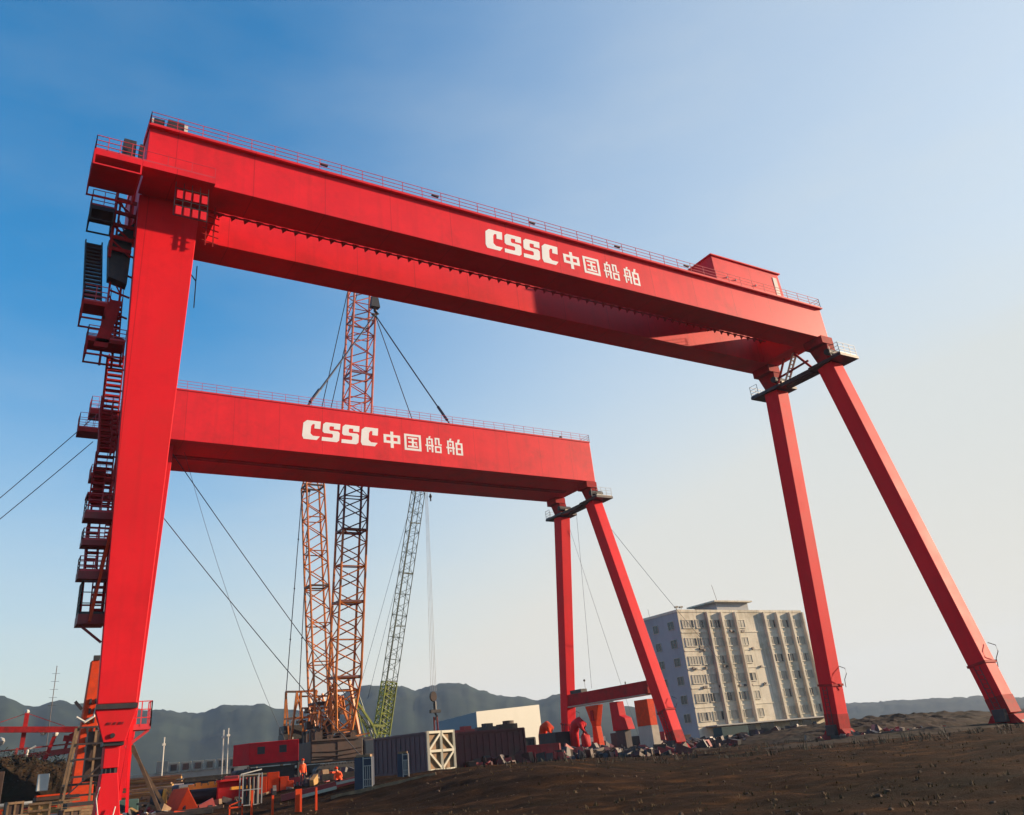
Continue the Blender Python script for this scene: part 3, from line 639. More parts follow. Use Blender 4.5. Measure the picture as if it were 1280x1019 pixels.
# slings between the hook block and the far girder
def sling(a, b, sag, r, label, grp, mt='cable', sleeve=True):
    a, b = V(a), V(b); n = 10
    pts = [a.lerp(b, k/n)-V((0, 0, sag*4*(k/n)*(1-k/n))) for k in range(n+1)]
    mb = MB().tube(pts, r, 6)
    if sleeve: mb.tube([b.lerp(a, .04), b.lerp(a, .16)], r*2.0, 8)
    return solo(mb, 'sling' if sleeve else 'guy_wire', M[mt], b, label, 'sling' if sleeve else 'guy wire', grp)
HB = HK+V((0, 0, -2.1)); gs = 'slings holding the low girder'
sling(HB, (35.4, 103.6, FZ1+.1), .1, .13, 'thick dark sling from the hook to the left front of the low girder', gs)
sling(HB, (36.2, 115.2, FZ1+.1), .1, .10, 'thinner dark sling behind the thick left one, from hook to the girder back', gs)
sling(HB, (58.6, 103.6, FZ1+.1), .1, .11, 'dark sling from the hook to the right front of the low girder', gs)
sling(HB, (59.6, 115.2, FZ1+.1), .1, .08, 'dark sling from the hook dropping steeply to the right back of the low girder', gs)
gg = 'thin guy wires staying the red cranes'
for a, b, lab, r in (
    ((13.9, 107, 37.1), (52.5, 122, 1.0), 'guy wire from the tall left leg down past the back mast, lower of two', .055),
    ((18.5, 108, 41.4), (57, 122.5, 1.0), 'guy wire from under the low girder to the amber crane, upper of two', .055),
    ((19.9, 107.2, 41.4), (38.5, 112, 1.0), 'faint slack guy wire sagging inward right of the tall left leg', .025),
    ((9.2, 107.6, 46.0), (-19, 112, 12.5), 'guy wire running off to the left edge, upper of two', .05),
    ((8.8, 107.6, 41.8), (-22, 114, 8.0), 'guy wire running off to the left edge, lower of two', .05),
    ((86, 104, 36), (125, 118, 10), 'faint guy wire from the low crane right leg toward the white block', .035),
    ((86.2, 113, 36), (101, 121, 3), 'faint guy wire between the two legs of the low crane, slanting right', .025),
    ((84.2, 108, 38), (84.4, 110.6, 10), 'nearly vertical thin line hanging between the low crane legs', .025)):
    sag = 3 if 'slack' in lab else .6
    sling(a, b, sag, r, lab, gg, sleeve=False)

# ------------------------------------------------------------------ green crawler crane
gc = thing('crawler_crane', 'lime green crawler crane with slim lattice boom right of the amber crane', 'crawler crane', (60, 142, gz(60, 142)))
g0 = gz(60, 142)
track_x(gc, 139.5, 56.5, 64, g0, 1.0, 1.2); track_x(gc, 144, 56.5, 64, g0, 1.0, 1.2)
d_ = MB().box(56.5, 63, 139.6, 144, g0+1.2, g0+3.2).build('machinery_deck', M['steel'], gc, bevel=.06)
cb = MB().box(56.7, 59.0, 138.4, 139.5, g0+1.6, g0+5.2).build('cab', M['steel'], gc, bevel=.06)
MB().box(56.9, 58.8, 138.33, 138.4, g0+2.8, g0+5.0).build('cab_window', M['glass'], cb)
mb = MB()
for y in (139.8, 142.6): mb.beam((56.6, y, 12.6), (59.8, y, 8.2), .34).beam((59.8, y, 8.2), (62, y, 8.0), .34).beam((58.9, y, g0+3), (56.6, y, 12.6), .18).beam((61, y, g0+3.2), (59.8, y, 8.2), .3)
for z in (8.3, 9.7, 11.2): mb.beam((58+ (11.2-z)*.6, 139.8, z), (58+(11.2-z)*.6, 142.6, z), .2)
mb.build('support_frame', M['green'], gc)
GF = V((61.6, 142, 4)); GT = V((68.9, 133.6, 54))
q = MB(); lattice(q, GF, lerp3(GF, GT, .06), 1.4, 1.2, 2.2, 2.0, 2, .13, .07); lattice(q, lerp3(GF, GT, .06), lerp3(GF, GT, .22), 2.2, 2.0, 2.1, 1.9, 8, .14, .08, cross=True)
q = q.build('lattice_boom', M['green'], gc)
q2 = MB(); lattice(q2, lerp3(GF, GT, .22), lerp3(GF, GT, .95), 2.1, 1.9, 2.0, 1.8, 30, .075, .04); lattice(q2, lerp3(GF, GT, .95), GT, 2, 1.8, 1, 1, 2, .08, .05)
for t in (.22, .4, .58, .76, .94):
    c = lerp3(GF, GT, t); q2.beam(c+V((-1.1, -.9, 0)), c+V((1.1, -.9, 0)), .16)
q2.build('boom_section', M['greydk'], q)
mb = MB().beam(lerp3(GF, GT, .05)+V((-.2, -.3, 0)), lerp3(GF, GT, .21)+V((-.2, -.3, 0)), .9, .25); mb.tube([lerp3(GF, GT, .2)+V((-.5, 0, 0)), lerp3(GF, GT, .9)+V((-.5, 0, 0))], .12, 5); mb.build('boom_walkway', M['greydk'], q)
mb = MB().tube([GT, (60.4, 147.5, 14)], .035, 4).tube([lerp3(GF, GT, .97)+V((.8, 0, 0)), (62, 147, 13)], .035, 4); mb.build('pendant', M['cable'], q)
mb = MB().beam((59.5, 146, g0+3), (60.4, 147.5, 14), .2).beam((62.4, 144, g0+3), (60.4, 147.5, 14), .2); mb.build('rear_mast', M['greydk'], gc)
H2 = V((68.3, 133.4, 11.8)); mb = MB()
for dx in (-.5, -.15, .2, .5): mb.tube([(69.2+dx*.4, 133.3, 53.5), (H2.x+dx, H2.y, H2.z+.8)], .03, 4)
mb.tube([(70.2, 133.3, 53.2), (69.9, 133.3, 47.4)], .03, 4)
mb.build('hoist_rope', M['grey'], q)
mb = MB().ball((69.9, 133.3, 46.9), .32, 8); mb.tube([(69.9, 133.3, 47.4), (69.9, 133.3, 46)], .16, 6); mb.build('overhaul_ball', M['black'], gc)
mb = MB().prism([(H2.x+.75*math.cos(t)*.8, H2.y, H2.z+.8*math.sin(t)) for t in [k*math.pi/6 for k in range(12)]], (0, .5, 0)); mb.k = 1
mb.tube([H2+V((.2, .2, -.8)), H2+V((.2, .2, -2.3))], .28, 8).box(H2.x-.7, H2.x+1.1, H2.y-.1, H2.y+.6, H2.z-2.6, H2.z-2.1).tube([H2+V((.2, .2, -2.6)), H2+V((.5, .2, -3.1)), H2+V((.1, .2, -3.6))], .2, 6)
mb.build('hook_block', [M['brown'], M['black']], gc)
mb = MB()
for dx in (-.3, .6): mb.tube([H2+V((dx*.6+.1, .2, -3.2)), H2+V((dx+.1, .2, -8.6))], .14, 5)
solo(mb, 'sling', M['brick'], H2+V((0, 0, -8.6)), 'pair of brown slings hanging under the rusty hook of the green crane', 'sling')

# ------------------------------------------------------------------ white office block
bl = thing('office_block', 'long stained cream concrete block with vertical fins, behind the right legs', 'building', (146, 140, gz(146, 140)))
BX0, BX1, BY0, BY1, BZ1 = 127.4, 166.3, 133.9, 146, 26.0
gb = gz(130, 140)-.3
wl = MB().box(BX0+.02, BX1, BY0, BY1-.02, gb, BZ1-.02).build('wall', M['plaster'], bl)
MB().box(BX0, BX0+.018, BY0+.003, BY1, gb, BZ1-.03).build('side_wall', M['plasterg'], bl)  # shade of this face is put into its grey colour
mb = MB().box(BX0-.1, BX1+.1, BY0-.1, BY0+.25, BZ1-.015, BZ1+.5).box(BX0-.1, BX0+.25, BY0+.252, BY1, BZ1-.015, BZ1+.5).box(BX0, BX1, BY1-.3, BY1+.05, BZ1-.015, BZ1+.5); mb.build('parapet', M['plaster'], bl)
MB().box(BX0+.26, BX1-.3, BY0+.26, BY1-.32, BZ1-.01, BZ1+.1).build('roof', M['roofc'], bl)
pent = MB().box(142.6, 152.6, 137, 144, BZ1+.1, BZ1+2.7).build('roof_house', M['plasterg'], bl)
MB().box(141.2, 153.2, 136, 145, BZ1+2.703, BZ1+3.0).build('roof_slab', M['plaster'], pent)
MB().tube([(144.2, 138, BZ1+3), (143.4, 138, BZ1+6.8)], .05, 5).build('antenna', M['steel'], pent)
mb = MB()
for (x, y) in ((128.2, 134.6), (129.5, 134.6)): mb.tube([(x, y, BZ1+.5), (x, y, BZ1+1.0)], .06, 5); mb.beam((x-.5, y, BZ1+1.1), (x+.4, y, BZ1+1.2), .35)
mb.tube([(127.7, 143, BZ1+.5), (127.6, 143, BZ1+2.2)], .04, 4)
mb.build('roof_unit', M['black'], bl)
for x in (135.5, 139.7, 144.0, 153.0, 157.3, 161.7, 166.0): MB().box(x-.24, x+.24, BY0-.75, BY0-.003, gb+3.6, BZ1-.02).build('fin', M['plaster'], bl)
FLO = [22.75, 19.05, 15.4, 11.75, 8.1, 4.6]     # sill heights
WIN = [(128.3, 131.4), (132.2, 135.0), (136.2, 139.2), (140.4, 143.4), (144.9, 146.8), (154.0, 156.6), (158.2, 161.0), (162.6, 165.2)]
def window(parent, x0, x1, z0, z1, y, n, broken):
    f = MB()
    f.box(x0-.08, x1+.08, y-.16, y-.004, z0-.14, z0).box(x0-.08, x1+.08, y-.12, y-.004, z1, z1+.1).box(x0-.08, x0, y-.12, y-.004, z0+.002, z1-.002).box(x1, x1+.08, y-.12, y-.004, z0+.002, z1-.002)
    for k in range(1, n): q = x0+(x1-x0)*k/n; f.box(q-.05, q+.05, y-.1, y-.005, z0+.002, z1-.002)
    f = f.build('window', M['frame'], parent)
    g = MB()
    for k in range(n):
        a = x0+(x1-x0)*k/n+.06; b = x0+(x1-x0)*(k+1)/n-.06
        g.k = 1 if (broken and random.random() < .14) else 0
        g.box(a, b, y-.05, y-.006, z0+.01, z1-.01)
    g.build('pane', [M['paneg'], M['glass']], f)
M['paneg'] = mat('dusty window glass', (.3, .28, .22), .3, var=.35, scale=.4)
for r, z in enumerate(FLO):
    for i, (a, b) in enumerate(WIN): window(bl, a, b, z, z+1.55, BY0, 4 if b-a > 2.5 else 2, True)
    for y in ((135.6, 137.3), (140.6, 142.1)):
        f = MB().box(BX0-.1, BX0-.004, y[0]-.08, y[1]+.08, z-.12, z).box(BX0-.1, BX0-.004, y[0]-.08, y[1]+.08, z+1.55, z+1.65).box(BX0-.1, BX0-.004, y[0]-.08, y[0], z+.002, z+1.548).box(BX0-.1, BX0-.004, y[1], y[1]+.08, z+.002, z+1.548).box(BX0-.09, BX0-.004, (y[0]+y[1])/2-.04, (y[0]+y[1])/2+.04, z+.002, z+1.548).build('window', M['frame'], bl)
        MB().box(BX0-.05, BX0-.005, y[0]+.01, y[1]-.01, z+.01, z+1.54).build('pane', M['glass'], f)
    mb = MB().box(BX0+.1, BX1, BY0-.1, BY0-.004, z-1.05, z-.85); mb.build('string_course', M['plaster'], bl)
mb = MB()
for i in range(26):
    x = random.uniform(128, 150); z = random.choice(FLO[:4])-random.uniform(.3, .7); mb.box(x, x+.55, BY0-.35, BY0-.11, z-.42, z)
mb.build_each('air_conditioner', M['steel'], bl)
mb = MB()
for (a, b) in ((131.8, 134.9), (136, 139.2), (140.2, 143.5), (145, 149), (154, 156.8), (158, 161)): mb.box(a, b, BY0-.06, BY0-.004, gb+.4, gb+3.3)
mb.build_each('shop_opening', M['glass'], bl)
MB().box(129.5, 166, BY0-3.2, BY0-.003, gb+3.5, gb+3.75).build('canopy', M['roofc'], bl)

# ------------------------------------------------------------------ white hall far behind
ha = thing('warehouse', 'pale white hall with long blue side, beyond the maroon container', 'building', (136, 221, 3))
A, B = V((129.0, 225.8, 0)), V((158.6, 237.0, 0)); nrm = V((.53, .85, 0)); D_ = V((137.98, 268.95, 0))-A
def quad_block(p, q, r, s, z0, zs): return MB().hexa([V((v.x, v.y, z0)) for v in (p, q, r, s)], [V((v.x, v.y, z)) for v, z in zip((p, q, r, s), zs)])
quad_block(A, B, B+D_, A+D_, 1, (14.0, 15.5, 15.4, 14.0)).build('wall', M['hallb'], ha)
e = (B-A).normalized(); n_ = V((e.y, -e.x, 0))*-1
if n_.y > 0: n_ = -n_
quad_block(A+n_*.3-e*.1, B+n_*.3+e*.1, B+n_*.003+e*.1, A+n_*.003-e*.1, 1, (14.1, 15.65, 15.65, 14.1)).build('front_wall', M['hallw'], ha)

# ------------------------------------------------------------------ containers and boxes behind the middle of the yard
def corrug(mb, a, b, z0, z1, n, dep=.06):
    a, b = V(a), V(b); d = (b-a); L = d.length; e = d.normalized(); nn = V((e.y, -e.x, 0))
    for k in range(n):
        p = a+e*(L*(k+.15)/n); q = a+e*(L*(k+.65)/n)
        mb.hexa([p+V((0, 0, z0)), q+V((0, 0, z0)), q-nn*dep+V((0, 0, z0)), p-nn*dep+V((0, 0, z0))][::1], [p+nn*dep+V((0, 0, z1)), q+nn*dep+V((0, 0, z1)), q-nn*dep+V((0, 0, z1)), p-nn*dep+V((0, 0, z1))])
def container(name, label, cat, a, b, depth, z0, h, mt, endmat=None):
    a, b = V((*a, 0)), V((*b, 0)); e = (b-a).normalized(); bk = V((-e.y, e.x, 0))
    t = thing(name, label, cat, (a.x, a.y, z0), 'containers in the middle of the yard')
    mb = MB().hexa([p+V((0, 0, z0)) for p in (a, b, b+bk*depth, a+bk*depth)], [p+V((0, 0, z0+h)) for p in (a, b, b+bk*depth, a+bk*depth)])
    L = (b-a).length; n = max(4, int(L/.55))
    for k in range(n):
        p = a+e*(L*(k+.2)/n); q = a+e*(L*(k+.7)/n); o = bk*-.05
        mb.hexa([p+o+V((0, 0, z0+.2)), q+o+V((0, 0, z0+.2)), q-bk*.002+V((0, 0, z0+.2)), p-bk*.002+V((0, 0, z0+.2))], [p+o+V((0, 0, z0+h-.2)), q+o+V((0, 0, z0+h-.2)), q-bk*.002+V((0, 0, z0+h-.2)), p-bk*.002+V((0, 0, z0+h-.2))])
    mb.build('body', M[mt], t)
    fr = MB()
    for p in (a, b, b+bk*depth, a+bk*depth): fr.beam(p+V((0, 0, z0))-bk*.02, p+V((0, 0, z0+h+.04))-bk*.02, .16)
    for z in (z0+.07, z0+h): fr.beam(a+V((0, 0, z))-bk*.03, b+V((0, 0, z))-bk*.03, .15)
    fr.build('corner_frame', M[endmat or mt], t)
    return t, a, b, e, bk
# plum box with its cream braced end frame
t, a, b, e, bk = container('shipping_container', 'plum corrugated container with a cream braced end frame, right of the blue cabinet', 'container', (29.4, 68.4), (31.0, 62.3), 2.7, 1.0, 2.75, 'purple')
MB()
p0 = V((31.0, 62.3, 1.0))+e*.2; p1 = p0+bk*2.7; u = (p1-p0); H = 2.85
fr = MB()
for q in (p0, p1, p0.lerp(p1, .5)): fr.beam(q, q+V((0, 0, H)), .2)
for z in (.1, H/2, H-.1): fr.beam(p0+V((0, 0, z)), p1+V((0, 0, z)), .18)
mid = p0.lerp(p1, .5)
for s in (p0, p1):
    fr.beam(s+V((0, 0, H/2)), mid+V((0, 0, H-.15)), .15).beam(s+V((0, 0, H/2)), mid+V((0, 0, .15)), .15)
fr.build('end_frame', M['cream'], t)
nn = V((-u.y, u.x, 0)).normalized()*1.0
MB().hexa([p0+nn*.11, p1+nn*.11, p1+nn*.15, p0+nn*.15], [v+V((0, 0, H-.1)) for v in (p0+nn*.11, p1+nn*.11, p1+nn*.15, p0+nn*.15)]).build('end_panel', M['timber'], t)
container('shipping_container', 'maroon container lying right of the cream braced frame', 'container', (34.9, 64.6), (41.2, 64.2), 2.4, .95, 2.65, 'maroon')
container('shipping_container', 'low faded pink skip beside the foot of the low crane right leg', 'container', (42.5, 66.2), (45.4, 65.2), 1.8, .9, 1.3, 'brick')
container('shipping_container', 'dark container almost hidden between maroon container and pink skip', 'container', (41.0, 70), (45.5, 69.2), 2.2, .9, 2.0, 'black')
r_ = random.Random(77)
for k, (lab, mt) in enumerate((('rusty plate lying on the left end of the maroon container', 'brick'), ('dark beam lying along the middle of the maroon container roof', 'steel'), ('bent rusty sheet on the right end of the maroon container', 'brown'))):
    x = 36+k*2.1; mb = MB().obox((x, 65.2, 3.645), 1.7, .7, .22+.1*k, -.06, .0).obox((x+.2, 65.25, 3.87+.1*k), .9, .5, .25, .3, .0)
    solo(mb, 'scrap_plate', M[mt], (x, 65.2, 3.645), lab, 'scrap', 'scrap on the maroon container')
# red cabin on a steel stand
ca = thing('site_cabin', 'red steel cabin with two square windows on a dark frame beside the amber crane', 'cabin', (26, 88, .9))
e1 = V((2.88, -.85, 0)); cA = V((24.2, 86.68, 2.95)); cB = cA+e1*1.55; bk = V((.85, 2.88, 0)).normalized()*.1+V((-.42, 1.1, 0))
body = MB().hexa([cA, cB, cB+bk*2.2, cA+bk*2.2], [v+V((0, 0, 1.9)) for v in (cA, cB, cB+bk*2.2, cA+bk*2.2)]).build('body', M['cabinred'], ca, bevel=.04)
eu = e1.normalized()
for s in (.75, 2.8):
    q = cA+eu*s+V((0, 0, .85)); nv = V((eu.y, -eu.x, 0))*.03
    w = MB().hexa([q+nv, q+eu*.7+nv, q+eu*.7-nv*.5, q-nv*.5], [v+V((0, 0, .65)) for v in (q+nv, q+eu*.7+nv, q+eu*.7-nv*.5, q-nv*.5)]).build('window', M['black'], ca)
mb = MB()
for q in (cA, cB, cB+bk*2.2, cA+bk*2.2): mb.beam(q-V((0, 0, 2.2)), q-V((0, 0, .12)), .25)
mb.beam(cA-V((0, 0, .1)), cB-V((0, 0, .1)), .2).beam(cA-V((0, 0, 2)), cB-V((0, 0, .2)), .12).hexa([cA+bk*.5-V((0, 0, 2.2)), cB+bk*.5-V((0, 0, 2.2)), cB+bk*.6-V((0, 0, 2.2)), cA+bk*.6-V((0, 0, 2.2))], [v-V((0, 0, .3)) for v in (cA+bk*.5, cB+bk*.5, cB+bk*.6, cA+bk*.6)])
mb.build('stand', M['black'], ca)

# ------------------------------------------------------------------ yard objects
def put(x, y): return V((x, y, gz(x, y)))
# yellow winch with black drum
t = thing('winch', 'yellow framed winch with a black cable drum beside the orange wedge', 'winch', put(16.4, 71.8))
z0 = gz(16, 72)
mb = MB()
for y in (71.2, 72.8):
    for (p, q) in (((15.2, y, z0+.15), (18.2, y, z0+.15)), ((15.2, y, z0+1.35), (18.2, y, z0+1.35)), ((18.2, y, z0+.1), (18.2, y, z0+1.4)), ((15.2, y, z0+.1), (15.2, y, z0+1.4))): mb.beam(p, q, .2)
for x in (15.2, 18.2): mb.beam((x, 71.2, z0+1.35), (x, 72.8, z0+1.35), .2).beam((x, 71.2, z0+.15), (x, 72.8, z0+.15), .2)
for k in range(5): mb.box(15.4+k*.5, 15.75+k*.5, 71.1, 71.5, z0+1.45, z0+1.6+.08*(k % 2))
mb.build('frame', M['yellow'], t)
MB().tube([(15.7, 72, z0+.75), (17.7, 72, z0+.75)], .52, 16).build('drum', M['black'], t)
MB().tube([(17.72, 72, z0+.75), (17.9, 72, z0+.75)], .14, 8).build('hub', M['lamp'], t)
t = thing('cable_reel', 'round yellow cable reel with black drum, left of the orange wedge', 'cable reel', put(14, 72.6))
z0 = gz(14, 72.6)
MB().tube([(13.2, 73, z0+.8), (13.9, 72.7, z0+.8)], .78, 18).build('drum', M['black'], t)
mb = MB().tube([(13.93, 72.7, z0+.8), (14.08, 72.65, z0+.8)], .82, 18); mb.k = 1
for k in range(7): an = k*2*math.pi/7; mb.tube([(14.1, 72.63+.5*math.cos(an), z0+.8+.5*math.sin(an)), (14.13, 72.62+.5*math.cos(an), z0+.8+.5*math.sin(an))], .11, 8)
mb.build('flange', [M['yellow'], M['steel']], t)
# orange wedge
z0 = gz(14.8, 68.4)
mb = MB().prism([(14.05, 68.5, z0), (15.6, 68.2, z0), (14.75, 68.4, z0+1.5)], (-.5, 2.6, .0))
w = solo(mb, 'steel_wedge', [M['orange']], (14.8, 69.5, z0), 'orange triangular steel wedge in front of the yellow winch', 'steel wedge', bevel=.03)
# red beam + stand, rack, boxes
mb = MB().box(17.2, 20.2, 69.6, 70.0, gz(18.5, 70)-.1, gz(18.5, 70)+1.25); mb.box(17.2, 20.2, 69.2, 70.4, gz(18.5, 70)+1.253, gz(18.5, 70)+1.4)
solo(mb, 'steel_beam', M['oldred'], put(18.7, 69.8), 'deep red steel beam lying between the yellow winch and the gas bottle rack', 'beam', bevel=.02)
t = thing('bottle_rack', 'steel rack holding upright dark gas bottles behind the red stakes', 'rack', put(16.3, 58))
z0 = gz(16.3, 58)-.05; mb = MB()
for x in (15.75, 16.95):
    for y in (57.6, 58.3): mb.beam((x, y, z0), (x, y, z0+1.9), .07)
for z in (.15, 1.0, 1.85): mb.beam((15.75, 57.6, z0+z), (16.95, 57.6, z0+z), .05).beam((15.75, 58.3, z0+z), (16.95, 58.3, z0+z), .05)
mb.beam((15.6, 57.6, z0+1.9), (17.0, 57.9, z0+2.1), .06)
mb.build('frame', M['grey'], t)
for k in range(4):
    x = 15.98+k*.25
    MB().tube([(x, 57.95, z0+.1), (x, 57.95, z0+1.4), (x, 57.95, z0+1.52), (x, 57.95, z0+1.7)], .11, 10, .09).build('bottle', M['steel'] if k % 2 else M['black'], t)
def block_thing(name, label, cat, x, y, L, W, H, rz, mt, grp=None, bev=.03, dz=0, tilt=0):
    z = gz(x, y)-.03+dz
    mb = MB().obox((x, y, z), L, W, H, rz, tilt)
    return solo(mb, name, M[mt] if isinstance(mt, str) else mt, (x, y, z), label, cat, grp, bevel=bev)
# red stacked crates
t = thing('crate_stack', 'bright red steel blocks stacked in the middle of the yard left of the standing worker', 'steel blocks', put(20.4, 66))
z0 = gz(20.4, 66)-.05
for (x, y, w, h_) in ((19.4, 66, .7, 1.1), (20.2, 65.9, .8, 1.35), (20.95, 65.7, .6, 1.0), (21.4, 65.6, .4, .7)): MB().obox((x, y, z0), w, .9, h_, -.2).build('block', M['orange'], t, bevel=.02)
# blue cabinets
def cabinet(label, x, y, W, D, H, rz, grille=True):
    z = gz(x, y)-.03
    t = thing('site_cabinet', label, 'cabinet', (x, y, z), 'blue cabinets in the yard')
    MB().obox((x, y, z), W, D, H, rz).build('body', M['blue'], t, bevel=.03)
    ex = V((math.cos(rz), math.sin(rz), 0)); ey = V((-ex.y, ex.x, 0)); c = V((x, y, z))
    f = c-ey*(D/2+.03)
    if grille:
        mb = MB()
        for k in range(5): q = f+ex*(W*(.02+.11*k)); mb.beam(q+V((0, 0, .15)), q+V((0, 0, H*.72)), .03)
        for zz in (.15, H*.3, H*.72, H*.95): mb.beam(f+ex*W*.0+V((0, 0, zz)), f+ex*W*.48+V((0, 0, zz)), .04)
        for k in (0, .48): mb.beam(f+ex*W*k+V((0, 0, .02)), f+ex*W*k+V((0, 0, H)), .05)
        mb.build('grille', M['grey'], t)
    MB().obox((x, y, z+H+.002), W*.8, D, .12, rz).build('top', M['timber'], t)
cabinet('dark blue cabinet with a pale grille door, right of the crouching worker', 19.9, 47.9, 1.0, .8, 1.62, -.55)
cabinet('grey blue cabinet with pale edge post standing in front of the plum container', 23.65, 50.8, .7, .6, 1.3, -.5)
# white-capped ground planks, pipes and beams
def plank(label, a, b, w, h, mt, name='plank', cat='plank'):
    a, b = V(a), V(b); mb = MB().beam(a, b, w, h)
    return solo(mb, name, M[mt], a.lerp(b, .5)-V((0, 0, h/2)), label, cat, 'planks and beams on the ground')
def on(x, y, dz=.1): return (x, y, gz(x, y)+dz)
plank('pale plank resting beside the crouching worker', on(20.3, 53.2, .28), on(21.9, 51.6, .34), .25, .14, 'cream')
plank('pale plank on the ground left of the crouching worker', on(17.6, 52.6, .16), on(19.8, 52.0, .16), .25, .16, 'cream')
plank('long rusty beam behind the two pale planks', on(17.4, 55, .2), on(22.6, 53.5, .25), .5, .35, 'brick', 'steel_beam', 'beam')
plank('long grey pipe lying across the ground in front of the cabinets', on(17.6, 47, .1), on(22.5, 44.2, .1), .22, .2, 'timber', 'pipe', 'pipe')
plank('timber beam lying left of the rack in front of the winch', on(11.2, 63, .12), on(15.6, 61.5, .12), .3, .22, 'timber')
plank('long timber beam in the left foreground below the wedge', on(9.5, 60.5, .12), on(14.2, 58.5, .12), .35, .22, 'timber')
plank('pale tarpaulin roll in front of the amber crane tracks', on(30.5, 84, .3), on(39.5, 81, .35), .5, .5, 'timber', 'tarpaulin_roll', 'tarpaulin')
# red stakes
st = [(14.65, 43.6, 1.0, .16, 'broad red stake in front of the rusty beam, tallest'), (15.44, 43.3, .95, .05, 'thin red stake right of the broad red stake'), (12.56, 44.25, 1.15, .05, 'thin red stake right of the red sawhorse'), (13.5, 44, .85, .05, 'thin red stake left of the broad red stake')]
for x, y, h_, w, lab in st:
    mb = MB().box(x-w, x+w, y-.04, y+.04, gz(x, y)-.1, gz(x, y)+h_)
    solo(mb, 'stake', M['orange'], put(x, y), lab, 'stake', 'red stakes in the foreground')
mb = MB(); z0 = gz(11.8, 44.4)
for x in (11.55, 12.15):
    mb.beam((x, 44.4, z0-.1), (x, 44.4, z0+.62), .06)
mb.beam((11.5, 44.4, z0+.5), (12.2, 44.4, z0+.5), .06).beam((11.6, 44.4, z0+.62), (12.1, 44.4, z0+.75), .05)
solo(mb, 'sawhorse', M['orange'], (11.8, 44.4, z0), 'small red metal sawhorse at the bottom left of the stakes', 'sawhorse')
def bracket():
    z0 = gz(17.2, 62); t = MB().box(16.2, 17.6, 62, 62.4, z0+.9, z0+1.08).box(17.4, 17.6, 62, 62.4, z0, z0+.897)
    solo(t, 'steel_bracket', M['yellow'], (17, 62.2, z0), 'small yellow angled steel bracket right of the winch', 'bracket')
bracket()
# ------------------------------------------------------------------ left foreground
# trestle tower behind the leg
t = thing('staging_tower', 'dark staging tower of timber legs and rails left of the tall leg', 'staging tower', put(8.6, 78))
mb = MB()
for (x, y, xt, yt) in ((7.3, 77.2, 8.0, 77.5), (10.6, 77.2, 10.4, 77.5), (7.3, 79.6, 8.0, 79.4), (10.6, 79.6, 10.4, 79.4), (9.3, 77.2, 9.3, 77.5)): mb.beam((x, y, 0), (xt, yt, 6.6), .17)
mb.build('post', M['timber'], t)
mb = MB()
for z in (1.7, 3.0, 4.2, 5.3, 6.5): mb.beam((7.6+.06*z, 77.3, z), (10.5, 77.3, z), .14)
mb.beam((7.6, 77.3, 1.7), (10.4, 77.3, 4.2), .1)
mb.box(7.5, 10.5, 77.6, 79.3, 2.4, 2.55)
mb.build('rail', M['steel'], t)
MB().box(8.75, 10.2, 77.6, 78.6, 2.6, 6.2).build('panel', M['brown'], t)
# orange column
t = thing('steel_column', 'bright orange red riveted steel column rising behind the staging tower', 'column', put(11.2, 99.5))
MB().hexa([(10.1, 99.2, 0), (12.3, 99.2, 0), (12.3, 101, 0), (10.1, 101, 0)], [(10.75, 99.4, 14.4), (11.75, 99.4, 14.4), (11.75, 100.8, 14.4), (10.75, 100.8, 14.4)]).build('shaft', M['orange'], t, bevel=.05)
mb = MB()
for k in range(6): mb.box(10.95, 11.15, 99.1, 99.35, 5.6+k*.9, 6.1+k*.9); mb.box(11.5, 11.62, 99.15, 99.36, 5.6+k*.9, 6.1+k*.9)
mb.box(10.9, 11.5, 99.3, 99.8, 14.403, 14.9)
mb.build('slot', M['black'], t)
mb = MB().tube([(9.9, 99.2, 8.9), (10.7, 99.0, 8.4), (11.5, 99.0, 8.9), (11.8, 99.0, 10.4)], .14, 6); mb.build('rope', M['pale'], t)
MB().beam((9.6, 99.2, 10.4), (10.3, 99.1, 9.6), .3).build('arm', M['steel'], t)
# props right of the leg foot
gp = 'timber props by the leg foot'
for a_, b_, lab in (((10.4, 66.5, 4.5), (12.6, 66.0, -.05), 'leaning timber prop right of the tall leg foot, nearer of two'), ((10.7, 69.5, 4.6), (13.7, 69.0, -.05), 'leaning timber prop right of the tall leg foot, farther of two')):
    solo(MB().beam(a_, b_, .22), 'prop', M['timber'], b_, lab, 'prop', gp)
block_thing('tarpaulin', 'dark teal tarpaulin heap beside the timber props', 'tarpaulin', 12.6, 82, 1.9, 1.6, 1.1, .2, 'teal', bev=.12)
def crate(label, x, y, L, W, H, rz, mt, dz=0):
    z = gz(x, y)-.03+dz; t = thing('crate', label, 'crate', (x, y, z), 'crates in the left foreground')
    MB().obox((x, y, z), L, W, H, rz).build('body', M[mt], t, bevel=.015)
    ex = V((math.cos(rz), math.sin(rz), 0)); ey = V((-ex.y, ex.x, 0)); c = V((x, y, z)); mb = MB()
    for sg in (-1, 1):
        for q in (-.48, 0, .48):
            p = c+ex*L*q+ey*sg*(W/2+.03); mb.beam(p+V((0, 0, .03)), p+V((0, 0, H)), .12, .05)
        for zz in (.08, .5, .95):
            a_, b_ = c-ex*L*.5+ey*sg*(W/2+.07), c+ex*L*.5+ey*sg*(W/2+.07); mb.beam(a_+V((0, 0, H*zz)), b_+V((0, 0, H*zz)), .05, .13)
    mb.build_each('batten', M['timber'], t)
crate('ochre plywood crate in the left foreground', 5.35, 69.8, 1.3, 1.2, .95, -.1, 'ochre', .55)
crate('tall dark brown crate left of the ochre plywood crate', 3.7, 68.5, .9, 1.2, 1.7, .1, 'brown')
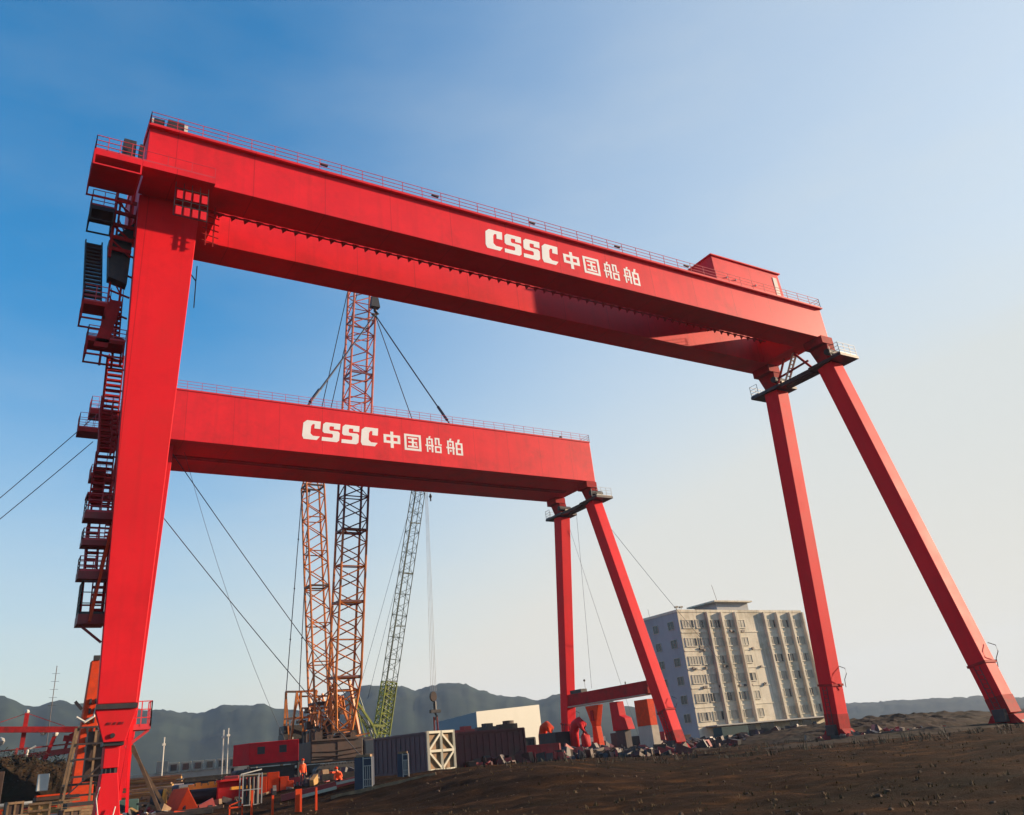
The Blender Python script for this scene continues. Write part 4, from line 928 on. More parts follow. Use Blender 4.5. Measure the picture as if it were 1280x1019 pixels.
crate('low dark brown crate right of the ochre plywood crate', 7.3, 70.4, 1.1, 1.1, .9, .2, 'brown')
block_thing('pallet', 'timber pallet stack under the ochre crate', 'pallet', 5.3, 70.0, 2.0, 1.8, .55, 0, 'timber')
block_thing('box', 'small white box standing on the timber stack at the far left', 'box', 6.2, 81.0, .8, .7, 1.2, 0, 'pale', dz=2.3)
# timber stacks
rng = random.Random(3)
def stack(label, cx, cy, L, W, H, rz, mats, seed, cat='timber stack'):
    r_ = random.Random(seed); z0 = gz(cx, cy)-.05
    t = thing('board_stack', label, cat, (cx, cy, z0), 'board stacks at the back of the yard')
    ex = V((math.cos(rz), math.sin(rz), 0)); ey = V((-ex.y, ex.x, 0)); z = z0
    mbs = {}
    while z < z0+H:
        h_ = r_.uniform(.12, .3); mt = r_.choice(mats); mb = mbs.setdefault(mt, MB())
        l = L*r_.uniform(.7, 1); o = V((cx, cy, z))+ex*r_.uniform(-.5, .5)*(L-l)
        mb.obox(o, l, W*r_.uniform(.8, 1), h_-.03, rz+r_.uniform(-.04, .04)); z += h_
    for mt, mb in mbs.items(): mb.build('board', M[mt], t)
stack('low timber stack at the far left edge behind the crates', 3.2, 78, 5, 2, 1.7, -.1, ['timber', 'orange', 'pale'], 1)
stack('orange and brown board stack right of the white box', 7.6, 84, 3.4, 2.4, 2.0, 0, ['brick', 'timber', 'brown', 'orange', 'timber'], 2)
stack('long plate stack right of the tall leg, behind the props', 18.5, 104, 6, 3, 1.7, -.25, ['timber', 'ochre', 'steel'], 4)
stack('long pale board stack below the row of white cabins', 21.5, 121, 8, 3, 2.3, -.25, ['timber', 'pale', 'ochre', 'steel'], 5)
stack('mixed steel stack in front of the yellow winch row', 22, 90, 6, 2, 1.5, -.2, ['steel', 'brick', 'timber'], 6)
stack('low rust coloured stack between winch and red cabin', 22.8, 79, 4, 1.6, 1.1, -.2, ['brick', 'steel', 'ochre'], 7)
block_thing('machine', 'dark blue engine block behind the orange wedge', 'engine', 16.2, 77, 1.5, 1.0, 1.7, .3, 'blue', bev=.15)
block_thing('machine', 'dark engine under tarpaulin left of the red cabin', 'engine', 22.8, 84, 1.6, 1.2, 1.6, .2, 'black', bev=.2)
block_thing('generator', 'small rust orange generator behind the red beam', 'generator', 19.8, 76, 1.2, .9, 1.5, -.2, 'brick', bev=.08)
stack('dark stack of boards in the left foreground in front of the staging tower', 8.6, 72.5, 3.0, 1.6, 1.1, .15, ['timber', 'brown', 'black', 'timber', 'steel'], 8)
stack('ragged ochre and brown board stack behind the ochre crate', 5.2, 75, 4.2, 1.6, 1.5, -.08, ['timber', 'ochre', 'brown', 'brick', 'pale'], 9)
stack('low stack of dark planks at the bottom left corner', 3.0, 63.5, 2.4, 1.4, .9, .1, ['timber', 'brown', 'black'], 10)
stack('small stack of rusty plates right of the timber props', 14.6, 80, 2.6, 1.4, 1.2, -.1, ['brick', 'brown', 'timber', 'steel'], 12)
# bank and cabins far behind
ex = V((44.9-34.3, 163.96-166.5, 0)).normalized()
solo(MB().hexa([(22, 169.4, 1), (47, 163.4, 1), (47.5, 164.4, 1), (22.4, 170.4, 1)], [(22, 169.4, 4.2), (47, 163.4, 4.2), (47.5, 164.4, 4.2), (22.4, 170.4, 4.2)]), 'retaining_wall', M['conc'], (34, 166.5, 1), 'long low beige retaining wall under the row of white cabins', 'wall')
def white_cabin():
    t = thing('site_cabin', 'white site cabin with one dark window in the long row on the beige wall', 'cabin', (31.5, 168, 4.0), 'row of identical white cabins on the beige wall')
    x, y, z = 31.5, 168, 4.0
    MB().obox((x, y, z), 1.75, 2, 1.65, math.atan2(ex.y, ex.x)).build('body', M['hallw'], t, bevel=.03)
    c = V((x, y, z+.35))-V((-ex.y, ex.x, 0))*1.02
    MB().obox(c, 1.05, .06, 1.0, math.atan2(ex.y, ex.x)).build('window', M['glass'], t)
    return t
wc = white_cabin()
for k in range(1, 7):
    c = copy_tree(wc); c.location = V((31.5, 168, 4.0))+ex*2.02*k
block_thing('site_cabin', 'lone white cabin standing lower, left of the white cabin row', 'cabin', 28.2, 150, 1.7, 1.8, 1.6, -.2, 'hallw', dz=1.9)
# poles
gpole = 'thin pale lamp poles behind the yard'
for (x, y, zt, lab, r) in ((36.4, 145.5, 9.3, 'pale lamp pole above the white cabins, left of the pair', .13), (37.1, 145.3, 9.5, 'pale lamp pole above the white cabins, right of the pair', .09), (27.7, 147.4, 8.9, 'lone pale lamp pole left of the white cabin row', .1)):
    mb = MB().tube([(x, y, gz(x, y)), (x, y, zt)], r, 6); mb.box(x-.25, x+.25, y-.15, y+.15, zt-1.2, zt-.9)
    solo(mb, 'lamp_pole', M['pale'], put(x, y), lab, 'pole', gpole)
# distant red luffing cranes at the left
def small_crane(label, x, y, h_, jib, hutz, lean):
    t = thing('harbour_crane', label, 'harbour crane', put(x, y), 'distant red cranes at the left')
    z0 = gz(x, y)
    mb = MB()
    for sx in (-1.6, 1.6):
        for sy in (-1.6, 1.6): mb.beam((x+sx, y+sy, z0), (x+sx*.35, y+sy*.35, z0+h_*.62), .35)
    mb.beam((x-1.3, y-1.3, z0+h_*.3), (x+1.3, y-1.3, z0+h_*.3), .25)
    mb.build('portal', M['brick'], t)
    MB().beam((x, y, z0+h_*.6), (x+.1, y, z0+h_), .6, .6).build('mast', M['oldred'], t)
    mb = MB().beam((x-jib, y, z0+h_*.86), (x+jib*1.1, y-1.0, z0+h_*.77), .55, .8); mb.beam((x+.1, y, z0+h_), (x+jib*.6, y-.5, z0+h_*.83), .08); mb.beam((x+.1, y, z0+h_), (x-jib*.6, y, z0+h_*.86), .08)
    mb.build('jib', M['oldred'], t)
    MB().ball((x+2.6, y-.4, z0+h_*.78), .5, 8).ball((x+.05, y, z0+h_+.2), .35, 8).build('lamp', M['lamp'], t)
small_crane('far red jib crane at the left edge, with the tallest mast', 8, 149.8, 12.5, 9, 0, 0)
small_crane('far red jib crane half hidden by the staging tower', 17.5, 150, 9.8, 4, 0, 0)
t = thing('harbour_crane', 'low far red gantry with round lamps, under the left jib crane', 'harbour crane', put(11, 152), 'distant red cranes at the left')
mb = MB().beam((3, 152, 7.3), (19.5, 151, 8.4), .5, .8).beam((3, 152, 8.6), (19.5, 151, 9.2), .2); mb.build('girder', M['brick'], t)
mb = MB()
for x in (5, 9.2, 10.6, 14.2, 18.6): mb.beam((x, 151.7, 2), (x+.6, 151.4, 7.6), .4)
mb.build_each('leg', M['brick'], t)
MB().beam((11, 151.5, 5.5), (12.4, 151.4, 10.4), .55).beam((14, 151.5, 8), (14.4, 151.4, 10.2), .4).beam((14.4, 151.4, 10.2), (16.2, 151.2, 10.8), .4).build('arm', M['oldred'], t)
MB().ball((12.4, 151.2, 10.6), .45, 8).ball((16.4, 151, 10.9), .5, 8).ball((5.2, 151.4, 10), .6, 8).build('lamp', M['lamp'], t)
mb = MB().tube([put(7.2, 130), (7.7, 130, 7.6), (8.6, 130, 8.0)], .14, 6); solo(mb, 'lamp_pole', M['pale'], put(7.2, 130), 'pale bent lamp pole in front of the far left red cranes', 'pole', gpole)
mb = MB().tube([(19.6, 260, 0), (19.6, 260, 34)], .1, 4); 
for k in range(5): mb.beam((18.6, 260, 24+k*2), (20.6, 260, 24+k*2), .07)
solo(mb, 'pylon', M['steel'], (19.6, 260, 0), 'faint distant lattice pylon above the left hill', 'pylon')
block_thing('hut', 'dark hut at the far left edge behind the timber stack', 'hut', 2.3, 92, 3.0, 3, 4.2, 0, 'brown')

# ------------------------------------------------------------------ items under the low crane's right sill
def pedestal_y(label, x, y, mt):
    z0 = gz(x, y); t = thing('support_pedestal', label, 'pedestal', (x, y, z0), 'red pedestals under the low sill')
    mb = MB().hexa([(x-.5, y-.9, z0), (x+.5, y-.9, z0), (x+.5, y+.9, z0), (x-.5, y+.9, z0)], [(x-.5, y-.5, z0+4.0), (x+.5, y-.5, z0+4.0), (x+.5, y+.5, z0+4.0), (x-.5, y+.5, z0+4.0)])
    mb.hexa([(x-.5, y-.5, z0+4.0), (x+.5, y-.5, z0+4.0), (x+.5, y+.5, z0+4.0), (x-.5, y+.5, z0+4.0)], [(x-.5, y-1.7, 7.6), (x+.5, y-1.7, 7.6), (x+.5, y+1.7, 7.6), (x-.5, y+1.7, 7.6)])
    mb.build('column', M[mt], t, bevel=.05)
    MB().box(x-.7, x+.7, y-.3, y+.3, 5.4, 6.9).build('cap', M['oldred'], t)
pedestal_y('flared orange pedestal under the low sill, left of three', 85.3, 111.8, 'orange')
z0 = gz(85, 105.5)
t = thing('support_pedestal', 'stepped bright red pedestal under the low sill, middle of three', 'pedestal', (85.2, 105.6, z0), 'red pedestals under the low sill')
mb = MB().prism([(84.6, 107, z0+3.2), (84.6, 103.4, z0+3.2), (84.6, 103.9, z0+4.8), (84.6, 105.0, z0+5.2), (84.6, 105.2, 7.6), (84.6, 107, 7.6)], (1.3, 0, 0)); mb.build('head', M['cabinred'], t, bevel=.04)
MB().box(84.7, 85.8, 104.4, 106.6, z0, z0+3.197).build('column', M['steel'], t)
t = thing('support_pedestal', 'square orange pedestal on a grey base under the low sill, right of three', 'pedestal', (85.2, 99.6, z0), 'red pedestals under the low sill')
MB().box(84.6, 85.9, 98.3, 101.2, z0+3.4, 7.3).build('head', M['orange'], t, bevel=.04)
MB().box(84.6, 85.9, 98.2, 101.2, z0, z0+3.397).build('column', M['conc'], t)
MB().tube([(86, 99.2, z0), (86, 99.2, 7.0)], .15, 5).build('pipe', M['steel'], t)
def bend(label, x, y, mt):
    z0 = gz(x, y); mb = MB()
    pts = [(x, y+1.6, z0+1.2), (x, y+1.5, z0+3.2), (x, y+.9, z0+4.4), (x, y-.1, z0+4.7), (x, y-1.0, z0+4.1), (x, y-1.3, z0+2.6), (x, y-1.3, z0)]
    solo(mb.tube(pts, .7, 10), 'duct_bend', M[mt], (x, y, z0), label, 'duct', 'curved red ducts beside the low crane leg', smooth=True)
bend('orange curved duct left of the low crane rear leg', 84.2, 124.0, 'orange')
bend('red curved duct in front of the low crane rear leg', 82.5, 112.6, 'cabinred')
block_thing('container', 'dark box at the foot of the low crane rear leg', 'container', 80.5, 116.5, 3.2, 4, 3.4, .1, 'black')
block_thing('container', 'weathered teal grey container in front of the cream block', 'container', 120, 118, 6, 2.5, 2.8, -.1, 'teal')
def shed(label, x, y, L, H, mt): return block_thing('shed', label, 'shed', x, y, L, 3, H, -.15, mt, 'low sheds by the cream block')
shed('dark low shed before the left end of the cream block', 110, 122, 5, 2.2, 'steel')
shed('pale low shed behind the pedestals', 95, 128, 6, 2.6, 'plasterg')
for k, (x, y, h_) in enumerate(((97, 121, 3.2), (101.5, 121, 2.6), (106, 120, 3.0))):
    block_thing('shed', ('brown scrap bin, tall, left of three before the cream block', 'dark scrap bin, low, middle of three before the cream block', 'rusty scrap bin right of three before the cream block')[k], 'scrap bin', x, y, 2.6, 2, h_, .1*k, ('brown', 'black', 'brick')[k], 'scrap bins before the cream block')

# ------------------------------------------------------------------ workers
def person(label, loc, joints, edges, radii, mats_by_z, face, group):
    base = V(loc); me = bpy.data.meshes.new('person'); me.from_pydata([V(j) for j in joints], edges, []); me.update()
    o = bpy.data.objects.new('person', me); C.objects.link(o)
    sk = o.modifiers.new('skin', 'SKIN'); sk.use_smooth_shade = True
    for i, r in enumerate(radii): me.skin_vertices[0].data[i].radius = (r, r)
    me.skin_vertices[0].data[0].use_root = True
    sb = o.modifiers.new('sub', 'SUBSURF'); sb.levels = sb.render_levels = 1
    dg = bpy.context.evaluated_depsgraph_get(); dg.update()
    m2 = bpy.data.meshes.new_from_object(o.evaluated_get(dg)); o.modifiers.clear(); o.data = m2; bpy.data.meshes.remove(me)
    m2.materials.clear()
    for n in ('skin', 'cloth', 'trousers'): m2.materials.append(M[n])
    for p in m2.polygons: p.material_index = mats_by_z(p.center); p.use_smooth = True
    o.location = base; tag(o, label, 'person', group)
    f = V(face['c']); fd = V(face['d']).normalized(); sd = fd.cross(V((0, 0, 1))).normalized()
    hm = MB()
    n = 12
    for k in range(4):
        pass
    hm._ball(base+f+V((0, 0, .05)), .125, 10)
    hm.v = [v if v.z > (base+f).z+.03 else V((v.x, v.y, (base+f).z+.03)) for v in hm.v]
    hm.build('helmet', M['orange'], o, smooth=True)
    fm = MB()
    fm.tube([base+f+fd*.09+V((0, 0, -.01)), base+f+fd*.125+V((0, 0, -.035))], .014, 5)
    fm.k = 0; fm.build('nose', M['skin'], o)
    em = MB()
    for s in (-1, 1): em._ball(base+f+fd*.095+sd*.035*s+V((0, 0, .005)), .012, 6)
    em.tube([base+f+fd*.097-sd*.025+V((0, 0, -.06)), base+f+fd*.097+sd*.025+V((0, 0, -.06))], .006, 4)
    em.build('eyes_and_mouth', M['black'], o)
    return o
def hand(J, E, Rr, wrist, d, side):
    # palm vertex, then five short finger chains of unequal length; returns nothing
    d = V(d).normalized(); s = V(side).normalized(); w = J[wrist]; b = len(J)
    J.append(w+d*.07); E.append((wrist, b)); Rr.append(.032)
    for k, (off, L) in enumerate(((-.03, .07), (-.01, .08), (.011, .075), (.03, .06))):
        i = len(J); J.append(w+d*.105+s*off); Rr.append(.011); E.append((b, i))
        J.append(w+d*(.105+L*.5)+s*off+V((0, 0, -.004))); Rr.append(.009); E.append((i, i+1))
        J.append(w+d*(.105+L*.8)+s*off*.9-V((0, 0, .02))); Rr.append(.008); E.append((i+1, i+2))
    i = len(J); J.append(w+d*.05-s*.05); Rr.append(.012); E.append((b, i)); J.append(w+d*.09-s*.065); Rr.append(.01); E.append((i, i+1))
J = [V(j) for j in ((0, 0, .95), (0, 0, 1.15), (0, 0, 1.38), (0, 0, 1.5), (0, -.02, 1.62), (0, -.02, 1.72),
     (.1, 0, .9), (.11, -.04, .5), (.11, .03, .08), (.11, -.13, .04), (-.1, 0, .9), (-.12, .04, .5), (-.12, .08, .08), (-.12, -.08, .04),
     (.19, 0, 1.4), (.25, .03, 1.12), (.24, -.1, .88), (-.19, 0, 1.4), (-.25, .03, 1.12), (-.23, -.14, .92))]
E_ = [(0, 1), (1, 2), (2, 3), (3, 4), (4, 5), (0, 6), (6, 7), (7, 8), (8, 9), (0, 10), (10, 11), (11, 12), (12, 13), (2, 14), (14, 15), (15, 16), (2, 17), (17, 18), (18, 19)]
Rr = [.16, .15, .17, .06, .1, .085, .1, .07, .05, .045, .1, .07, .05, .045, .07, .05, .035, .07, .05, .035]
hand(J, E_, Rr, 16, (0, -.3, -1), (1, 0, 0)); hand(J, E_, Rr, 19, (0, -.4, -1), (-1, 0, 0))
person('standing worker in an orange jacket and dark trousers by the amber crane tracks', put(22.0, 64.6), J, E_, Rr, lambda c: 0 if c.z > 1.48 or (abs(c.x) > .17 and c.z < .9) else (1 if c.z > .86 else 2), dict(c=(0, -.02, 1.66), d=(0, -1, 0)), 'workers in orange')
J = [V(j) for j in ((0, .1, .38), (-.04, 0, .6), (-.12, -.12, .8), (-.2, -.18, .88), (-.28, -.22, .95), (-.3, -.23, 1.04),
     (.1, .1, .36), (.02, -.3, .45), (.1, .0, .08), (.05, -.16, .04), (-.1, .1, .36), (-.3, -.2, .46), (-.15, .08, .08), (-.25, -.06, .04),
     (.02, -.2, .78), (.0, -.42, .6), (-.12, -.55, .42), (-.26, -.02, .78), (-.42, -.2, .58), (-.4, -.4, .4))]
E_ = E_[:19]; Rr = [.17, .17, .17, .07, .1, .085, .11, .08, .05, .045, .11, .08, .05, .045, .07, .05, .035, .07, .05, .035]
hand(J, E_, Rr, 16, (-.3, -.5, -.8), (1, 0, 0)); hand(J, E_, Rr, 19, (0, -.5, -.8), (-1, 0, 0))
person('crouching worker in an orange jacket bending over a pale plank', put(20.75, 54.0), J, E_, Rr, lambda c: 0 if c.z > .9 else (2 if c.z < .42 else 1), dict(c=(-.29, -.225, .99), d=(-.5, -.8, -.3)), 'workers in orange')

# ------------------------------------------------------------------ ground, mound, hills
def grid_surface(name, xs, ys, zf, mt, smooth=True):
    vs = [(x, y, zf(x, y)) for y in ys for x in xs]; nx = len(xs)
    fs = [(j*nx+i, j*nx+i+1, (j+1)*nx+i+1, (j+1)*nx+i) for j in range(len(ys)-1) for i in range(nx-1)]
    me = bpy.data.meshes.new(name); me.from_pydata(vs, [], fs); me.materials.append(mt)
    if smooth: me.polygons.foreach_set('use_smooth', [True]*len(me.polygons))
    o = bpy.data.objects.new(name, me); C.objects.link(o); return struct(o)
def steps(lo, hi, fine_lo, fine_hi, fine, g=1.22):
    out = []; x = fine_lo
    while x < fine_hi: out.append(x); x += fine
    s = fine; 
    while x < hi: out.append(x); s *= g; x += s
    out.append(hi); x = fine_lo; s = fine; pre = []
    while x > lo: s *= g; x -= s; pre.append(max(lo, x))
    return pre[::-1]+out
def ground_z(x, y):
    d = math.hypot(x, y); z = gz(x, y)
    a = 1-ss(120, 170, d)
    if a > 0:
        n = noise.fractal(V((x*.22, y*.22, 0)), .9, 2.1, 5)
        n2 = noise.fractal(V((x*.9, y*.9, 3)), .8, 2.1, 3)
        z += a*(.17*n*ss(3, 14, d)+.06*n2)
    return z
grid_surface('ground', steps(-2600, 3200, -2, 60, .42, 1.25), steps(-300, 3200, 2, 62, .42, 1.25), ground_z, M['ground'])
def mound(name, cx, cy, rx, ry, h_, seed, rough=.35):
    xs = [cx-rx+2*rx*i/60 for i in range(61)]; ys = [cy-ry+2*ry*i/40 for i in range(41)]
    def f(x, y):
        q = ((x-cx)/rx)**2+((y-cy)/ry)**2; b = max(0, 1-q)
        n = noise.fractal(V((x*.35+seed, y*.35, seed)), .9, 2.1, 5)
        return gz(x, y)-.25+h_*b**.7*(1+rough*n)
    return grid_surface(name, xs, ys, f, M['mound'], False)
mound('soil_mound', 104, 74, 22, 10, 1.6, 1.3, .3)
mound('soil_mound', 128, 92, 38, 12, 2.2, 4.1, .25)
mound('soil_mound', 74, 52, 22, 7, .6, 9.1, .4)
mound('soil_mound', 150, 122, 24, 8, 2.0, 6.1, .3)
mound('soil_mound', 62, 84, 22, 8, .8, 2.2, .7)
xs = [-6+26*i/60 for i in range(61)]; ys = [112+10*i/30 for i in range(31)]
def bank(x, y):
    q = max(0, 1-((x-6)/13)**2)*max(0, 1-((y-117)/5)**2)
    return -.3+6.6*q**.45*(1+.12*noise.fractal(V((x*.6, y*.6, 8)), .9, 2.1, 5))-.12*max(0, x-5)
grid_surface('earth_bank', xs, ys, bank, M['mound'], False)
r_ = random.Random(91); mb = MB()
for _ in range(5200):
    x = r_.uniform(-5, 19); y = r_.uniform(112.6, 119); z = bank(x, y)
    if z < .4: continue
    p = V((x, y, z+r_.random()**2*1.1-.1)); a_ = r_.random()*6.28; l = r_.uniform(.12, .34); t_ = r_.uniform(-.6, 1)
    d1 = V((math.cos(a_), math.sin(a_), t_))*l; d2 = V((-math.sin(a_), math.cos(a_), r_.uniform(-.5, .5)))*l*.45
    mb.face([p-d1*.5, p+d2*.6, p+d1*.6, p-d2*.6])
o = mb.build('undergrowth', M['leaf'], None); o['kind'] = 'stuff'
def hill_strip(name, prof, dist, depth, seed, base=-.5):
    # prof: (bearing degrees from +y towards +x, height) of the ridge; a real slope, near foot to ridge to far foot
    prof = sorted(prof); n = 260; rows = 26; vs = []; fs = []
    b0, b1 = prof[0][0], prof[-1][0]
    def hgt(b):
        for (p, h0), (q, h1) in zip(prof, prof[1:]):
            if p <= b <= q: t = (b-p)/(q-p); t = t*t*(3-2*t); return h0+(h1-h0)*t
        return 0
    for j in range(rows+1):
        s = j/rows
        for i in range(n+1):
            b = b0+(b1-b0)*i/n; H_ = hgt(b); d = dist+(s-.5)*2*depth
            env = math.sin(math.pi*min(1, s/1.0)) if False else (1-abs(2*s-1)**1.6)
            x, y = d*math.sin(R(b)), d*math.cos(R(b))
            nz = noise.fractal(V((x*.006+seed, y*.006, seed)), .9, 2.1, 6); n2 = noise.fractal(V((x*.05, y*.05, seed)), .8, 2.1, 3)
            vs.append((x, y, base+H_*env*(1+.16*nz*(1-env**6))+(3.0*n2+1.6*random.uniform(-1, 1))*env))
    for j in range(rows):
        for i in range(n): fs.append((j*(n+1)+i, j*(n+1)+i+1, (j+1)*(n+1)+i+1, (j+1)*(n+1)+i))
    me = bpy.data.meshes.new(name); me.from_pydata(vs, [], fs); me.materials.append(M['hill']); me.polygons.foreach_set('use_smooth', [True]*len(me.polygons))
    o = bpy.data.objects.new(name, me); C.objects.link(o); return struct(o)
HILLS = [([(-8.83, 20), (-0.83, 201.3), (1.59, 185.4), (3.29, 164.2), (4.5, 172.1), (5.8, 165.5), (8.0, 155.4), (9.81, 145.8), (12.59, 135.3), (14.08, 145.6), (14.94, 143.6), (16.24, 145.3), (17.13, 132.3), (18.86, 125.1), (20.35, 137.0), (21.87, 158.5), (22.9, 164.0), (24.44, 156.8), (25.22, 156.4), (25.98, 146.3), (27.3, 154.1), (28.19, 156.5), (29.12, 150.7), (30.13, 134.9), (31.39, 120.0), (32.68, 113.0), (33.79, 103.4), (35.27, 111.7), (37.28, 96.0), (40.23, 71.2), (42.73, 69.5), (48.73, 10)], 1900, 520), ([(29.0, 4), (32.0, 79.1), (38.18, 85.6), (45.1, 66.2), (49.82, 54.5), (52.54, 49.6), (54.29, 45.0), (56.43, 41.2), (59.29, 34.0), (60.83, 25.4), (63.39, 10.7), (69.39, 10)], 2400, 350)]
for k, (prof, dist, dep) in enumerate(HILLS): hill_strip('hills', prof, dist, dep, 3.7+k)

# rubble, weeds: stuff
def scatter_stuff(name, mt, n, area, size, seed, kind='rock'):
    r_ = random.Random(seed); mb = MB()
    for _ in range(n):
        while True:
            b = r_.uniform(area[0], area[1]); d = area[2]*(area[3]/area[2])**r_.random()
            x, y = d*math.sin(R(b)), d*math.cos(R(b)); break
        z = ground_z(x, y); s = r_.uniform(*size)*(.5+r_.random())
        if kind == 'rock':
            i = len(mb.v); a = r_.random()*6
            pts = [(math.cos(a+k*1.257+r_.uniform(-.3, .3))*s*r_.uniform(.6, 1.2), math.sin(a+k*1.257)*s*r_.uniform(.6, 1.2)) for k in range(5)]
            top = V((x+r_.uniform(-.3, .3)*s, y+r_.uniform(-.3, .3)*s, z+s*r_.uniform(.4, .9)))
            ring_ = [V((x+p[0], y+p[1], z-.02)) for p in pts]; mid_ = [V((x+p[0]*.8, y+p[1]*.8, z+s*r_.uniform(.25, .5))) for p in pts]
            mb.v += ring_+mid_+[top]
            for k in range(5):
                mb.f += [(i+k, i+(k+1) % 5, i+5+(k+1) % 5, i+5+k), (i+5+k, i+5+(k+1) % 5, i+10)]; mb.mi += [0, 0]
        else:
            for _k in range(r_.randint(5, 9)):
                a = r_.random()*6.28; h_ = s*r_.uniform(.6, 1.4); l = r_.uniform(.2, .7)*h_; w = .012+.02*s
                p = V((x+r_.uniform(-.5, .5)*s, y+r_.uniform(-.5, .5)*s, z-.02)); q = p+V((math.cos(a)*l, math.sin(a)*l, h_))
                sd = V((-math.sin(a), math.cos(a), 0))*w; md = p.lerp(q, .5)+V((0, 0, .1*h_))
                i = len(mb.v); mb.v += [p-sd, p+sd, md+sd*.8, md-sd*.8, q]; mb.f += [(i, i+1, i+2, i+3), (i+3, i+2, i+4)]; mb.mi += [0, 0]
    o = mb.build(name, M[mt], None); o['kind'] = 'stuff'; return o
scatter_stuff('rubble', 'debrisd', 650, (2, 74, 9, 95), (.02, .085), 5)
scatter_stuff('dry_grass', 'grass', 0, (14, 74, 8, 70), (.1, .25), 8, 'grass') if 'grass' in M else None
M['grass'] = mat('dry grass', (.085, .05, .018), .9, var=.4, scale=1.5)
scatter_stuff('dry_grass', 'grass', 2600, (14, 76, 8, 60), (.03, .09), 8, 'grass')
scatter_stuff('weeds', 'leaf', 700, (26, 76, 60, 120), (.12, .4), 9, 'grass')
def junk(name, mts, n, box_, size, seed):
    r_ = random.Random(seed); mb = MB(); (x0, x1, y0, y1) = box_
    for _ in range(n):
        x, y = r_.uniform(x0, x1), r_.uniform(y0, y1); mb.k = r_.randrange(len(mts)); s = r_.uniform(*size)
        mb.obox((x, y, gz(x, y)-.05), s*r_.uniform(.4, 2.4), s*r_.uniform(.2, 1.0), s*r_.uniform(.3, 1.3), r_.random()*3, r_.uniform(-.5, .5))
    o = mb.build(name, [M[q] for q in mts], None); o['kind'] = 'stuff'; return o
junk('scrap_heap', ['steel', 'brick', 'timber', 'timber', 'debris', 'black', 'brown', 'ochre'], 420, (2, 24, 63, 98), (.15, .55), 11)
junk('scrap_heap', ['steel', 'timber', 'debris', 'black', 'pale', 'orange'], 160, (2.5, 13, 60, 76), (.12, .4), 21)
junk('scrap_heap', ['steel', 'brick', 'maroon', 'brown', 'black', 'black', 'brown'], 420, (44, 72, 74, 104), (.3, 1.0), 12)
junk('scrap_heap', ['steel', 'brown', 'maroon', 'brick', 'black', 'black'], 420, (66, 96, 90, 124), (.35, 1.1), 22)
junk('scrap_heap', ['brick', 'maroon', 'brown', 'maroon', 'steel'], 170, (35.5, 46, 62.5, 65.5), (.25, .75), 23)
junk('scrap_heap', ['brown', 'debris', 'brick', 'black'], 60, (84, 92, 58, 72), (.3, .8), 24)
junk('scrap_heap', ['steel', 'brown', 'debris', 'steel', 'black', 'brown', 'black'], 620, (88, 162, 112, 131), (.5, 1.7), 13)
junk('scrap_heap', ['steel', 'timber', 'debris', 'black', 'orange'], 120, (22, 44, 88, 122), (.4, .9), 14)

# ------------------------------------------------------------------ haze, sky, sun
mb = MB().box(-2700, 3300, -400, 3300, -2.0, HAZE_TOP) if False else MB().box(-2700, 3300, -400, 3300, -2.0, 260)
hz = mb.build('haze', [], None); hz['kind'] = 'stuff'
mt = bpy.data.materials.new('haze air'); mt.use_nodes = True; nt = mt.node_tree
for n in list(nt.nodes):
    if n.type == 'BSDF_PRINCIPLED': nt.nodes.remove(n)
vp = nt.nodes.new('ShaderNodeVolumePrincipled'); vp.inputs['Color'].default_value = (.55, .72, 1, 1); vp.inputs['Density'].default_value = 0.00009; vp.inputs['Anisotropy'].default_value = .15
nt.links.new(vp.outputs[0], nt.nodes['Material Output'].inputs['Volume']); hz.data.materials.append(mt)

S = V((22, -6.2, 6.2)).normalized()
el = math.asin(S.z); az = math.atan2(S.x, S.y)
sd = bpy.data.lights.new('sun', 'SUN'); sd.energy = 5.0; sd.angle = R(.55); sd.color = (1, .76, .52)
so = bpy.data.objects.new('sun', sd); C.objects.link(so); so.rotation_euler = S.to_track_quat('Z', 'Y').to_euler(); so.location = (0, 0, 200)
w = bpy.data.worlds.new('World'); SC.world = w; w.use_nodes = True; nt = w.node_tree
bg = nt.nodes['Background']; sky = nt.nodes.new('ShaderNodeTexSky'); sky.sky_type = 'NISHITA'; sky.sun_disc = False
sky.sun_elevation = el; sky.sun_rotation = az; sky.altitude = 0; sky.air_density = 1.2; sky.dust_density = 1.8; sky.ozone_density = 4.0
hs = nt.nodes.new('ShaderNodeHueSaturation'); hs.inputs['Hue'].default_value = .493; hs.inputs['Saturation'].default_value = 1.3
nt.links.new(sky.outputs[0], hs.inputs['Color']); bg.inputs['Strength'].default_value = .122
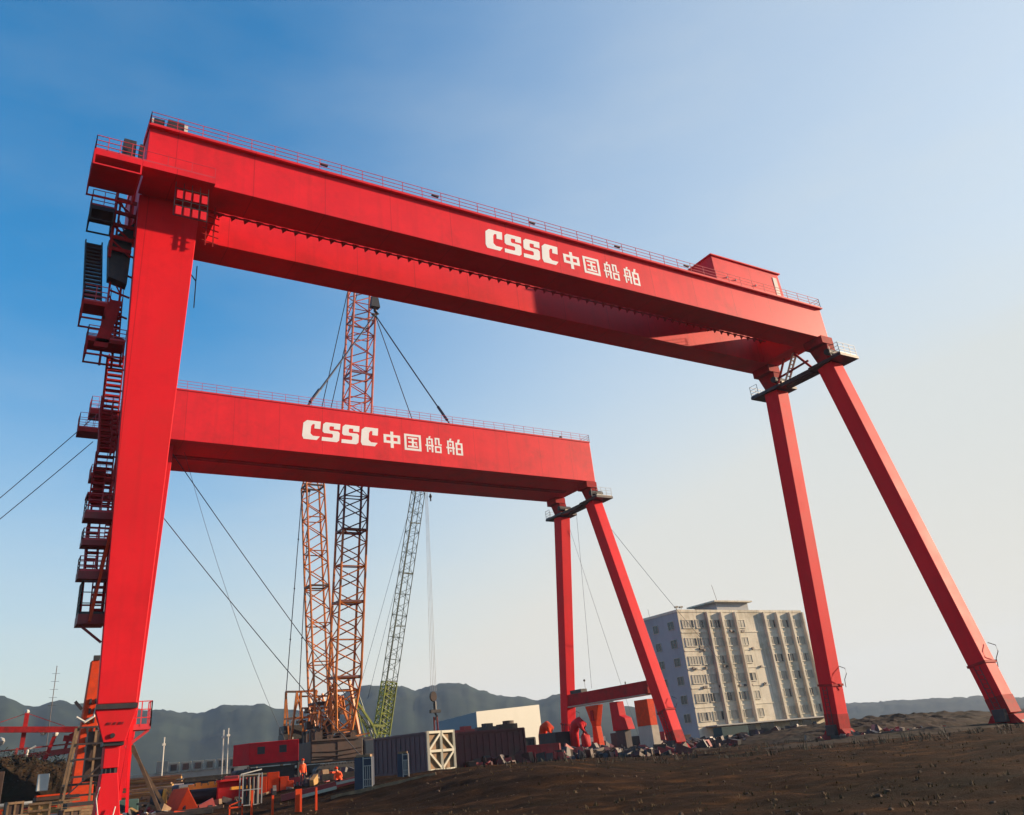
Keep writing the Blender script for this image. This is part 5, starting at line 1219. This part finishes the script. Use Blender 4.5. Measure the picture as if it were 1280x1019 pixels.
# high thin veil: the sky whitens towards the sun's side and towards the horizon
tc = nt.nodes.new('ShaderNodeTexCoord'); dt = nt.nodes.new('ShaderNodeVectorMath'); dt.operation = 'DOT_PRODUCT'; dt.inputs[1].default_value = V((1, .12, .1)).normalized()
nt.links.new(tc.outputs['Generated'], dt.inputs[0])
def mr(src, a, b, c, d, smooth=True):
    n = nt.nodes.new('ShaderNodeMapRange'); n.interpolation_type = 'SMOOTHSTEP' if smooth else 'LINEAR'
    for k, v in zip((1, 2, 3, 4), (a, b, c, d)): n.inputs[k].default_value = v
    nt.links.new(src, n.inputs[0]); return n.outputs[0]
sx = nt.nodes.new('ShaderNodeSeparateXYZ'); nt.links.new(tc.outputs['Generated'], sx.inputs[0])
f1 = mr(dt.outputs['Value'], .25, 1.0, 0, .8); f2 = mr(sx.outputs[2], 0, .55, .68, 0)
nz = nt.nodes.new('ShaderNodeTexNoise'); nz.inputs['Scale'].default_value = 2.2; nz.inputs['Detail'].default_value = 7; nz.inputs['Roughness'].default_value = .55
mpn = nt.nodes.new('ShaderNodeMapping'); mpn.inputs['Scale'].default_value = (1, 1, 3.2); nt.links.new(tc.outputs['Generated'], mpn.inputs[0]); nt.links.new(mpn.outputs[0], nz.inputs['Vector'])
f3 = mr(nz.outputs['Fac'], .35, .75, -.04, .08)
ad = nt.nodes.new('ShaderNodeMath'); ad.operation = 'ADD'; nt.links.new(f1, ad.inputs[0]); nt.links.new(f2, ad.inputs[1])
ad2 = nt.nodes.new('ShaderNodeMath'); ad2.operation = 'ADD'; ad2.use_clamp = True; nt.links.new(ad.outputs[0], ad2.inputs[0]); nt.links.new(f3, ad2.inputs[1])
mv = nt.nodes.new('ShaderNodeMixRGB'); nt.links.new(ad2.outputs[0], mv.inputs[0]); nt.links.new(hs.outputs[0], mv.inputs[1]); vc = nt.nodes.new('ShaderNodeMixRGB'); nt.links.new(mr(sx.outputs[2], .02, .4, 1, 0), vc.inputs[0]); vc.inputs[1].default_value = (2.6, 2.78, 2.8, 1); vc.inputs[2].default_value = (2.95, 2.82, 2.5, 1); nt.links.new(vc.outputs[0], mv.inputs[2])
nt.links.new(mv.outputs[0], bg.inputs['Color'])

SC.view_settings.view_transform = 'Standard'; SC.view_settings.look = 'None'; SC.view_settings.exposure = 1.14; SC.view_settings.gamma = 1
SC.cycles.max_bounces = 6; SC.cycles.volume_bounces = 0; SC.cycles.use_denoising = True
